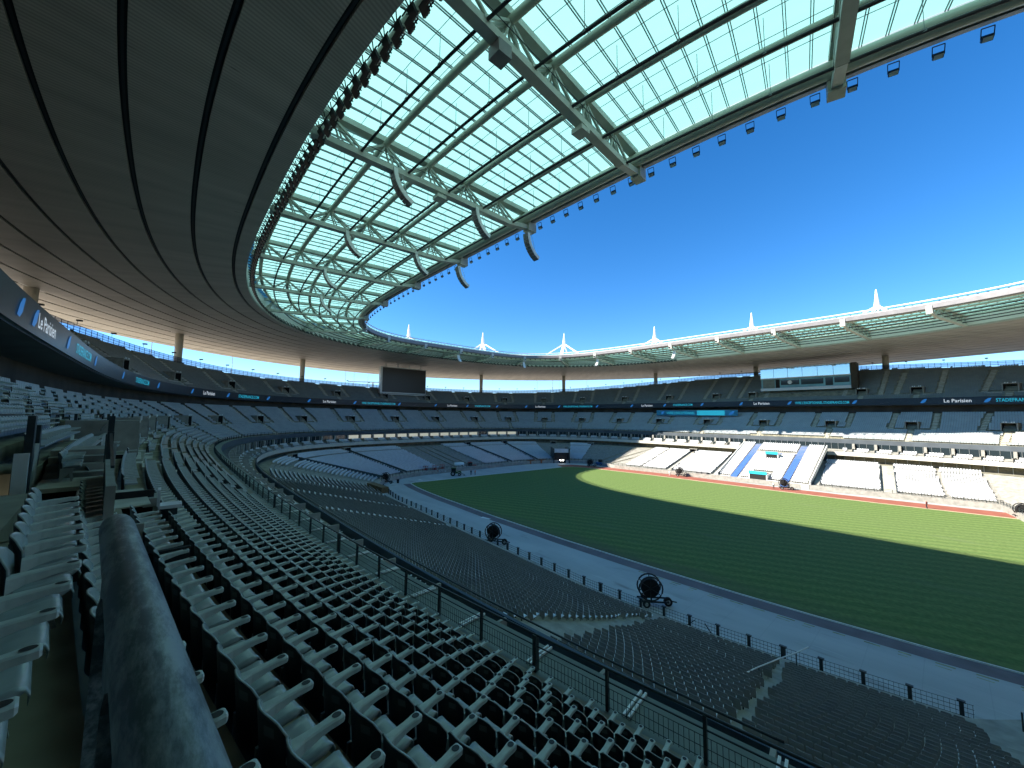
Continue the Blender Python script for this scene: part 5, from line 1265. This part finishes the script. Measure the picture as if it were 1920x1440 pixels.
reel(4.4, -47.2, 0.55, 'black spoked hose reel on a trailer halfway along the near fence')
reel(-54.3, -38.2, 0.6, 'black hose reel trailer at the corner of the left end stand')
reel(-41.1, 37.2, 0.4, 'black hose reel trailer on the far left end of the red track')
reel(-8.0, 40.4, 0.3, 'hose reel trailer on the red track in front of the left white seat block')
reel(20.5, 40.0, 0.3, 'hose reel trailer on the red track in front of the blue stairs')
reel(59.3, 40.4, 0.3, 'hose reel trailer on the red track at the right edge of the picture')
def tractor(x, y, rz, m, label, loader=True):
    c = empty('tractor', (x, y, 0), label, 'tractor'); c.rotation_euler.z = rz
    b = MB(); b.box((0.9, 0, 1.15), 1.9, 0.9, 0.8); b.box((-0.5, 0, 0.95), 1.4, 1.0, 0.6); b.box((1.9, 0, 0.9), 0.2, 0.8, 0.5); b.build('body', m, c)
    b = MB(); b.box((-0.45, 0, 2.45), 1.5, 1.35, 0.14); b.build('cab_roof', m, c)
    b = MB()
    for px in (-1.1, 0.2):
        for py in (-0.6, 0.6): b.bar((px, py, 1.2), (px, py, 2.4), 0.08, 0.08)
    b.build('cab_frame', MT['black'], c)
    b = MB(); b.box((-0.45, 0, 1.75), 1.25, 1.15, 1.1); b.build('cab_glass', MT['glass_dark'], c)
    for py in (-0.8, 0.8): wheel(c, (-0.6, py, 0.75), (0, 1, 0), 0.75, 0.45); wheel(c, (1.45, py * 0.85, 0.48), (0, 1, 0), 0.48, 0.34)
    if loader:
        b = MB()
        for py in (-0.55, 0.55): b.bar((0.4, py, 1.5), (2.6, py, 0.5), 0.12, 0.16)
        b.obox((2.9, 0, 0.4), (0.28, 0, 0), (0, 0.9, 0), (0, 0, 0.28)); b.build('loader', MT['galv'], c)
    return c
tractor(-53.8, -15.6, 0.9, MT['green'], 'green tractor with front loader on the grey covering at the left end')
tractor(-63.2, -2.6, 1.2, MT['red'], 'red tractor hitched to the white tank by the bare concrete bay', False)
tk = empty('water_tank', (-65.4, -6.3, 0), 'white water tank trailer behind the red tractor', 'tank trailer'); tk.rotation_euler.z = 1.2
b = MB(); b.tube([(-1.7, 0, 1.5), (-1.6, 0, 1.5), (1.6, 0, 1.5), (1.7, 0, 1.5)], [0.5, 0.95, 0.95, 0.5], 18); b.build('tank', MT['white'], tk, smooth=True)
b = MB(); b.box((0, 0, 0.65), 3.4, 1.2, 0.2); b.bar((1.7, 0, 0.6), (2.8, 0, 0.6), 0.12, 0.12); b.build('chassis', MT['black'], tk)
for py in (-0.75, 0.75): wheel(tk, (-0.4, py, 0.45), (0, 1, 0), 0.45, 0.3)
def cart(x, y, rz, label):
    c = empty('roller', (x, y, 0), label, 'ground machine'); c.rotation_euler.z = rz
    b = MB(); b.box((-0.5, 0, 1.0), 1.5, 1.2, 0.7); b.box((0.7, 0, 0.9), 1.0, 1.3, 0.4); b.box((-0.2, 0, 1.55), 0.5, 0.6, 0.5); b.build('body', MT['red'], c)
    b = MB()
    for px in (-0.9, 0.1):
        for py in (-0.5, 0.5): b.bar((px, py, 1.3), (px, py, 2.4), 0.07, 0.07)
    b.box((-0.4, 0, 2.43), 1.3, 1.2, 0.1); b.build('roll_frame', MT['red'], c)
    b = MB(); b.disc((1.05, 0, 0.55), (0, 1, 0), 0.55, 1.3, 18); b.build('drum', MT['galv'], c)
    for py in (-0.6, 0.6): wheel(c, (-0.7, py, 0.55), (0, 1, 0), 0.55, 0.35)
cart(-63.0, -20.6, 0.3, 'leftmost of the three red ground machines by the end stand')
cart(-62.0, -17.8, 0.7, 'middle one of the three red ground machines by the end stand')
cart(-62.6, -14.6, 0.2, 'rightmost of the three red ground machines by the end stand')
def box_thing(name, cat, x, y, sx, sy, h, m, label, rz=0.0, lip=0.06):
    c = empty(name, (x, y, 0), label, cat); c.rotation_euler.z = rz
    b = MB(); b.box((0, 0, h / 2 + 0.05), sx, sy, h - 0.1); b.build('body', m, c)
    b = MB()
    for s in (-1, 1): b.box((0, s * sy / 2, h - 0.05), sx + 0.12, 0.1, 0.12); b.box((s * sx / 2, 0, h - 0.05), 0.1, sy + 0.12, 0.12)
    n_ = max(2, int(sx / 0.8))
    for i in range(n_ + 1):
        for s in (-1, 1): b.box((-sx / 2 + sx * i / n_, s * (sy / 2 + 0.03), h / 2), 0.08, 0.06, h - 0.12)
    b.build('ribs', m, c); return c
box_thing('timber_crate', 'crate', -39.6, -46.6, 8.0, 1.6, 2.5, MT['wood'], 'big brown timber crate standing by the near fence at the left', 0.02)
box_thing('skip', 'skip', -61.4, 26.0, 2.0, 4.2, 1.3, MT['orange'], 'left one of two rust orange skips beside the end stand', 0.1)
box_thing('skip', 'skip', -60.4, 30.6, 2.0, 3.8, 1.3, MT['orange'], 'right one of two rust orange skips beside the end stand', 0.25)
for i, (x, y) in enumerate(((-63.0, -34.2), (-62.0, -32.4), (-61.6, -30.6))):
    c = empty('road_barrier', (x, y, 0), '%s of three dark barriers with white panels at the left end' % ('leftmost', 'middle', 'rightmost')[i], 'barrier')
    b = MB(); b.box((0, 0, 0.5), 0.4, 1.5, 1.0); b.build('body', MT['black'], c); b = MB(); b.box((0.22, 0, 0.65), 0.05, 0.7, 0.55); b.build('panel', MT['white'], c)
bn = empty('bin', (-52.4, -35.4, 0), 'small dark bin standing alone on the grey covering', 'bin'); b = MB(); b.tube([(0, 0, 0), (0, 0, 1.0)], [0.3, 0.38], 12); b.build('body', MT['black'], bn); b = MB(); b.tube([(0, 0, 1.0), (0, 0, 1.1)], [0.42, 0.3], 12); b.build('lid', MT['black'], bn)
bm = empty('sweeper', (-41.0, 43.2, 0), 'blue sweeping machine by the far left bare concrete bay', 'ground machine')
b = MB(); b.box((0, 0, 0.8), 2.6, 1.4, 0.9); b.build('body', MT['blue_paint'], bm); b = MB(); b.box((0.4, 0, 1.8), 1.1, 1.2, 1.0); b.build('cab', MT['glass_dark'], bm)
for px in (-0.9, 0.9):
    for py in (-0.7, 0.7): wheel(bm, (px, py, 0.4), (0, 1, 0), 0.4, 0.25)
cb = box_thing('container', 'container', -2.4, 44.2, 3.2, 1.8, 1.6, MT['gutter'], 'grey metal box beside the hose reel on the far track')
for i, (x, y, w, d_) in enumerate(((-53.7, -28.6, 1.8, 0.9), (-8.4, -39.9, 2.2, 0.9))):
    b = MB(); b.poly([(x, y, 0.03), (x + w, y + 0.3, 0.10), (x + w * 0.9, y + d_, 0.03), (x - 0.2, y + d_ * 0.8, 0.05)]); tag(b.build('plastic_sheet', MT['white']), ['scrap of white sheet near the end line of the pitch', 'scrap of white sheet on the near side covering'][i], 'sheet')
# people
def person_mesh(pose):
    me = bpy.data.meshes.new('p'); J = [(0, 0, 0.95, .15), (0, 0, 1.15, .14), (0, 0, 1.38, .16), (0, 0, 1.50, .06), (0, 0.01, 1.58, .085), (0, 0.01, 1.70, .095)]
    st_ = 0.16 if pose else 0.03
    legs = [(0.09, 0, 0.88, .10), (0.10, st_, 0.50, .07), (0.10, st_ * 0.4, 0.08, .05), (0.10, st_ * 0.4 + 0.14, 0.04, .04), (-0.09, 0, 0.88, .10), (-0.10, -st_ * 0.3, 0.50, .07), (-0.10, -st_, 0.08, .05), (-0.10, -st_ + 0.14, 0.04, .04)]
    arms = [(0.20, 0, 1.40, .06), (0.25, -0.02, 1.13, .045), (0.24, 0.10, 0.90, .035), (0.24, 0.14, 0.82, .035), (-0.20, 0, 1.40, .06), (-0.25, -0.02, 1.13, .045), (-0.24, 0.10, 0.90, .035), (-0.24, 0.14, 0.82, .035)]
    A = J + legs + arms; E_ = [(0, 1), (1, 2), (2, 3), (3, 4), (4, 5), (0, 6), (6, 7), (7, 8), (8, 9), (0, 10), (10, 11), (11, 12), (12, 13), (2, 14), (14, 15), (15, 16), (16, 17), (2, 18), (18, 19), (19, 20), (20, 21)]
    me.from_pydata([q[:3] for q in A], E_, []); ob = bpy.data.objects.new('p', me); COL.objects.link(ob)
    sk = ob.modifiers.new('s', 'SKIN'); 
    for i, q in enumerate(A): me.skin_vertices[0].data[i].radius = (q[3], q[3])
    me.skin_vertices[0].data[0].use_root = True
    ob.modifiers.new('u', 'SUBSURF').levels = 1
    dg = bpy.context.evaluated_depsgraph_get(); ev = ob.evaluated_get(dg); nm_ = bpy.data.meshes.new_from_object(ev); bpy.data.objects.remove(ob); bpy.data.meshes.remove(me); return nm_
PM = [person_mesh(0), person_mesh(1)]
def person(x, y, rz, pose, top, leg, label, z=0.0):
    me = PM[pose].copy(); me.name = 'person'; me.materials.clear()
    for q in (leg, top, MT['skin']): me.materials.append(q)
    for p in me.polygons: p.material_index = 0 if p.center.z < 0.93 and abs(p.center.x) < 0.21 else (2 if p.center.z > 1.47 or p.center.z < 0.93 else 1); p.use_smooth = True
    o = link('person', me); o.location = (x, y, z); o.rotation_euler.z = rz; tag(o, label, 'person'); return o
person(-51.6, -11.0, 0.4, 0, MT['cloth_dark'], MT['cloth_dark'], 'standing person in dark clothes, left of a pair by the pitch end line')
person(-50.9, -9.9, 2.0, 0, MT['orange_cloth'], MT['cloth_dark'], 'standing person in orange top beside the person in dark clothes')
person(-10.6, 39.0, 0.3, 1, MT['cloth_white'], MT['cloth_white'], 'person in white beside the hose reel on the red track')
person(18.2, 39.6, 0.3, 1, MT['cloth_white'], MT['cloth_dark'], 'person in a white top next to the hose reel below the blue stairs')
person(46.6, 38.0, 1.2, 1, MT['cloth_red'], MT['cloth_dark'], 'walking person in a dark red top on the red track')

# ------------------------------------------------------------------ close things on the near stand
pp = empty('pipe_handrail', (0, 0, 0), 'thick worn grey pipe handrail in the lower left foreground', 'handrail')
PMAT = mat('worn_pipe_paint', (0.10, 0.145, 0.16), 0.42, noise=(9, 0.35, 8), bump=0.2)
nt = PMAT.node_tree; bsd = nt.nodes['Principled BSDF']
tcn = nt.nodes.new('ShaderNodeTexCoord'); nz_ = nt.nodes.new('ShaderNodeTexNoise'); nz_.inputs['Scale'].default_value = 14; nz_.inputs['Detail'].default_value = 10; nz_.inputs['Roughness'].default_value = 0.75
mp_ = nt.nodes.new('ShaderNodeMapping'); mp_.inputs['Scale'].default_value = (0.35, 1.4, 1.4); nt.links.new(tcn.outputs['Object'], mp_.inputs[0]); nt.links.new(mp_.outputs[0], nz_.inputs['Vector'])
rp_ = nramp(nt, nz_.outputs['Fac'], 0.46, 0.58, 0.0, 1.0); cx_ = nmix(nt, rp_, (0.075, 0.105, 0.12), (0.26, 0.31, 0.33)); nt.links.new(cx_, bsd.inputs['Base Color'])
pth = lambda x: -84.575 + (x - 49.15) * 0.1
b = MB(); xs_ = [48.645, 48.651, 48.663, 48.681, 48.715] + list(np.linspace(48.8, 52.6, 14)); rs_ = [0.008, 0.018, 0.026, 0.031, 0.033] + [0.033] * 14
b.tube([(x, pth(x), 18.565) for x in xs_], rs_, 24); b.build('pipe', PMAT, pp, smooth=True)
b = MB(); b.obox(((48.7 + 52.6) / 2, pth(50.65) - 0.010, 18.46), (1.92, 0.192, 0), (0, 0.010, 0), (0, 0, 0.075)); b.build('web_plate', PMAT, pp)
for x in (49.05, 49.42, 49.62, 50.4, 51.4):
    b = MB(); b.bar((x, pth(x) - 0.022, 18.50), (x, pth(x) - 0.03, 17.03), 0.05, 0.02, (0, 1, 0)); b.build('post', PMAT, pp)
# white curved handrail in the narrow aisle of the lower stand
ch = empty('aisle_handrail', (42.0, -56, 0), 'pale thin handrail curving across the dark seats at lower right', 'handrail')
ps = [(41.3, -62.3, 4.55), (41.42, -61.6, 4.62), (41.6, -59.5, 4.35), (41.85, -57.0, 3.95), (42.15, -54.2, 3.45), (42.5, -51.5, 2.95), (42.8, -49.6, 2.75)]
b = MB(); b.tube([(x - 42, y + 56, z) for x, y, z in ps], 0.04, 8); b.build('rail', MT['hose'], ch, smooth=True)
for x, y, z in ps[1::2]:
    b = MB(); b.bar((x - 42, y + 56, z), (x - 42, y + 56, z - 1.1), 0.05, 0.05); b.build('post', MT['steel_dark'], ch)
# landings, walls and posts of the near vomitories
def near_vom(vx, label):
    yv = -np.interp(vx, [-10, 16, 36, 50], [87.3, 87.4, 85.75, 84.0])
    c = empty('vomitory', (vx, yv, 0), label, 'stairway'); sl_ = math.atan2(np.interp(vx, [0, 40], [0.0, 0.095]), 1); co, si = math.cos(sl_), math.sin(sl_)
    def bx(cx, cy, cz, sx, sy, sz, m, nm): b = MB(); b.box((cx * co - cy * si, cx * si + cy * co, cz), sx, sy, sz, sl_); return b.build(nm, m, c)
    z9, z10 = MID_Z0 + MID_DZ * 9, MID_Z0 + MID_DZ * 10
    bx(0.1, 0.62, z9 + 0.012, 3.0, 0.70, 0.03, MT['stair'], 'landing')
    bx(-0.2, 1.42, z9 - MID_DZ + 0.012, 5.6, 0.70, 0.03, MT['stair'], 'landing')
    bx(0.1, 1.05, z9 - 0.11, 0.9, 0.34, 0.22, MT['concrete'], 'step')
    pit = vx > 10
    if pit:
        bx(3.5, -0.6, z10 - 2.1, 6.6, 3.6, 0.1, MT['dark'], 'pit_floor'); bx(3.5, -2.3, z10 - 1.1, 6.6, 0.1, 2.0, MT['dark'], 'side_wall'); bx(3.5, 1.0, z10 - 1.55, 6.6, 0.1, 1.0, MT['dark'], 'side_wall'); bx(0.25, -0.6, z10 - 1.2, 0.1, 3.4, 1.9, MT['dark'], 'side_wall'); bx(6.75, -0.6, z10 - 1.2, 0.1, 3.4, 1.9, MT['dark'], 'side_wall')  # dark enclosure added around the pit to block light leaking in
        for i in range(9): bx(4.9 - i * 0.46, -0.42, z10 - 1.95 + 0.19 * i - 0.16, 0.47, 1.12, 0.32, MT['concrete'], 'step')
        bx(3.5, -1.36, z10 - 0.03, 5.2, 0.8, 0.10, MT['concrete'], 'landing')
        bx(3.5, -1.02, z10 - 1.0, 5.2, 0.10, 2.0, MT['concrete'], 'side_wall'); bx(3.5, 0.16, z10 - 1.0, 5.2, 0.10, 2.0, MT['concrete'], 'side_wall')
        bx(5.75, -0.5, z10 - 1.0, 0.10, 2.2, 2.0, MT['concrete'], 'side_wall')
    bx(-0.1, -0.42, z10 + 0.03, 1.9, 1.12, 0.10, MT['stair'], 'landing')
    for i in range(3): bx(-1.4 - i * 0.5, -0.42, z10 + 0.10 + 0.09 * i, 0.48, 1.12, 0.20 + 0.18 * i, MT['concrete'], 'step')
    bx(-3.6, -0.42, z10 + 0.36, 1.9, 1.12, 0.72, MT['concrete'], 'block')
    bx(2.4, 0.17, z10 + 0.32, 6.6, 0.12, 0.66, MT['concrete'], 'side_wall')
    bx(0.0, -1.12, z10 + 0.55, 1.3, 0.12, 1.0, MT['concrete'], 'side_wall')
    for px, py, h, w in ((-0.2, 0.17, 1.75, 0.26), (0.35, 0.17, 1.35, 0.14), (0.5, -1.12, 1.75, 0.34), (1.1, -1.75, 1.7, 0.42), (-1.9, 0.15, 1.2, 0.2), (-1.2, -1.15, 1.5, 0.3)):
        bx(px, py, z10 + h / 2, w, 0.12, h, MT['steel_dark'], 'post')
    bx(0.72, -1.20, z10 + 0.45, 0.10, 0.22, 0.9, MT['white'], 'edge_strip'); bx(-0.95, 0.27, z10 + 0.5, 0.06, 0.1, 1.0, MT['galv'], 'edge_strip')
    R3 = lambda x, y, z: (x * co - y * si, x * si + y * co, z)
    for p0_, p1_ in (((5.6, -1.75, z10 + 1.0), (1.1, -1.75, z10 + 1.65)), ((5.6, -1.75, z10 + 0.6), (1.1, -1.75, z10 + 1.2)), ((5.6, 0.17, z10 + 0.95), (0.35, 0.17, z10 + 1.3))):
        b = MB(); b.bar(R3(*p0_), R3(*p1_), 0.045, 0.045); b.build('rail', MT['steel_dark'], c)
near_vom(35.4, 'concrete stairway block between seat rows at left, nearest to the camera')
near_vom(15.9, 'second concrete stairway block along the near stand at left')
near_vom(-3.9, 'third concrete stairway block along the near stand at left')
# single pale tip-up seat beside the nearest landing
pl_ = empty('loose_seat', (37.0, -84.35, 16.13), 'single pale tip-up seat standing on the landing by the nearest stairway', 'seat')
b = MB(); b.box((0, 0, 0.42), 0.5, 0.45, 0.08); b.build('seat_pan', MT['white_seat'], pl_); b = MB(); b.box((0, -0.22, 0.65), 0.46, 0.06, 0.4); b.build('backrest', MT['white_seat'], pl_); b = MB(); b.box((0, 0, 0.2), 0.1, 0.3, 0.38); b.build('leg', MT['steel_dark'], pl_)
# outside poles and a crane seen through the gap under the roof
gapx = [280, 434, 648, 664, 690, 1007, 1036, 1048, 1100, 1198]
for i, x in enumerate(gapx):
    d_ = Vector(cf_) + Vector(cr_) * ((x - 960) / 721) + Vector(cu_) * (-(700 - 720) / 721)
    t_ = 1.0
    while dof(CX + d_.x * t_, CY + d_.y * t_) < 64 and t_ < 400: t_ += 1.0
    c = empty('lamp_pole', (CX + d_.x * t_, CY + d_.y * t_, 9.0), 'thin grey pole outside the stadium seen through the gap, %s from the left' % names[i], 'pole')
    b = MB(); b.tube([(0, 0, 0), (0, 0, 42)], [0.22, 0.12], 8); b.build('shaft', MT['galv'], c); b = MB(); b.box((0, 0, 42), 1.6, 0.4, 0.3); b.build('lamp_head', MT['galv'], c)
d_ = Vector(cf_) + Vector(cr_) * ((699 - 960) / 721); t_ = 430
cr2 = empty('tower_crane', (CX + d_.x * t_, CY + d_.y * t_, 9.0), 'distant tower crane just left of the big screen', 'crane')
b = MB(); b.bar((0, 0, 0), (0, 0, 47), 1.6, 1.6); b.build('mast', MT['galv'], cr2); b = MB(); b.bar((-14, -22, 46.5), (20, 31, 46.5), 1.0, 1.1); b.build('jib', MT['galv'], cr2)
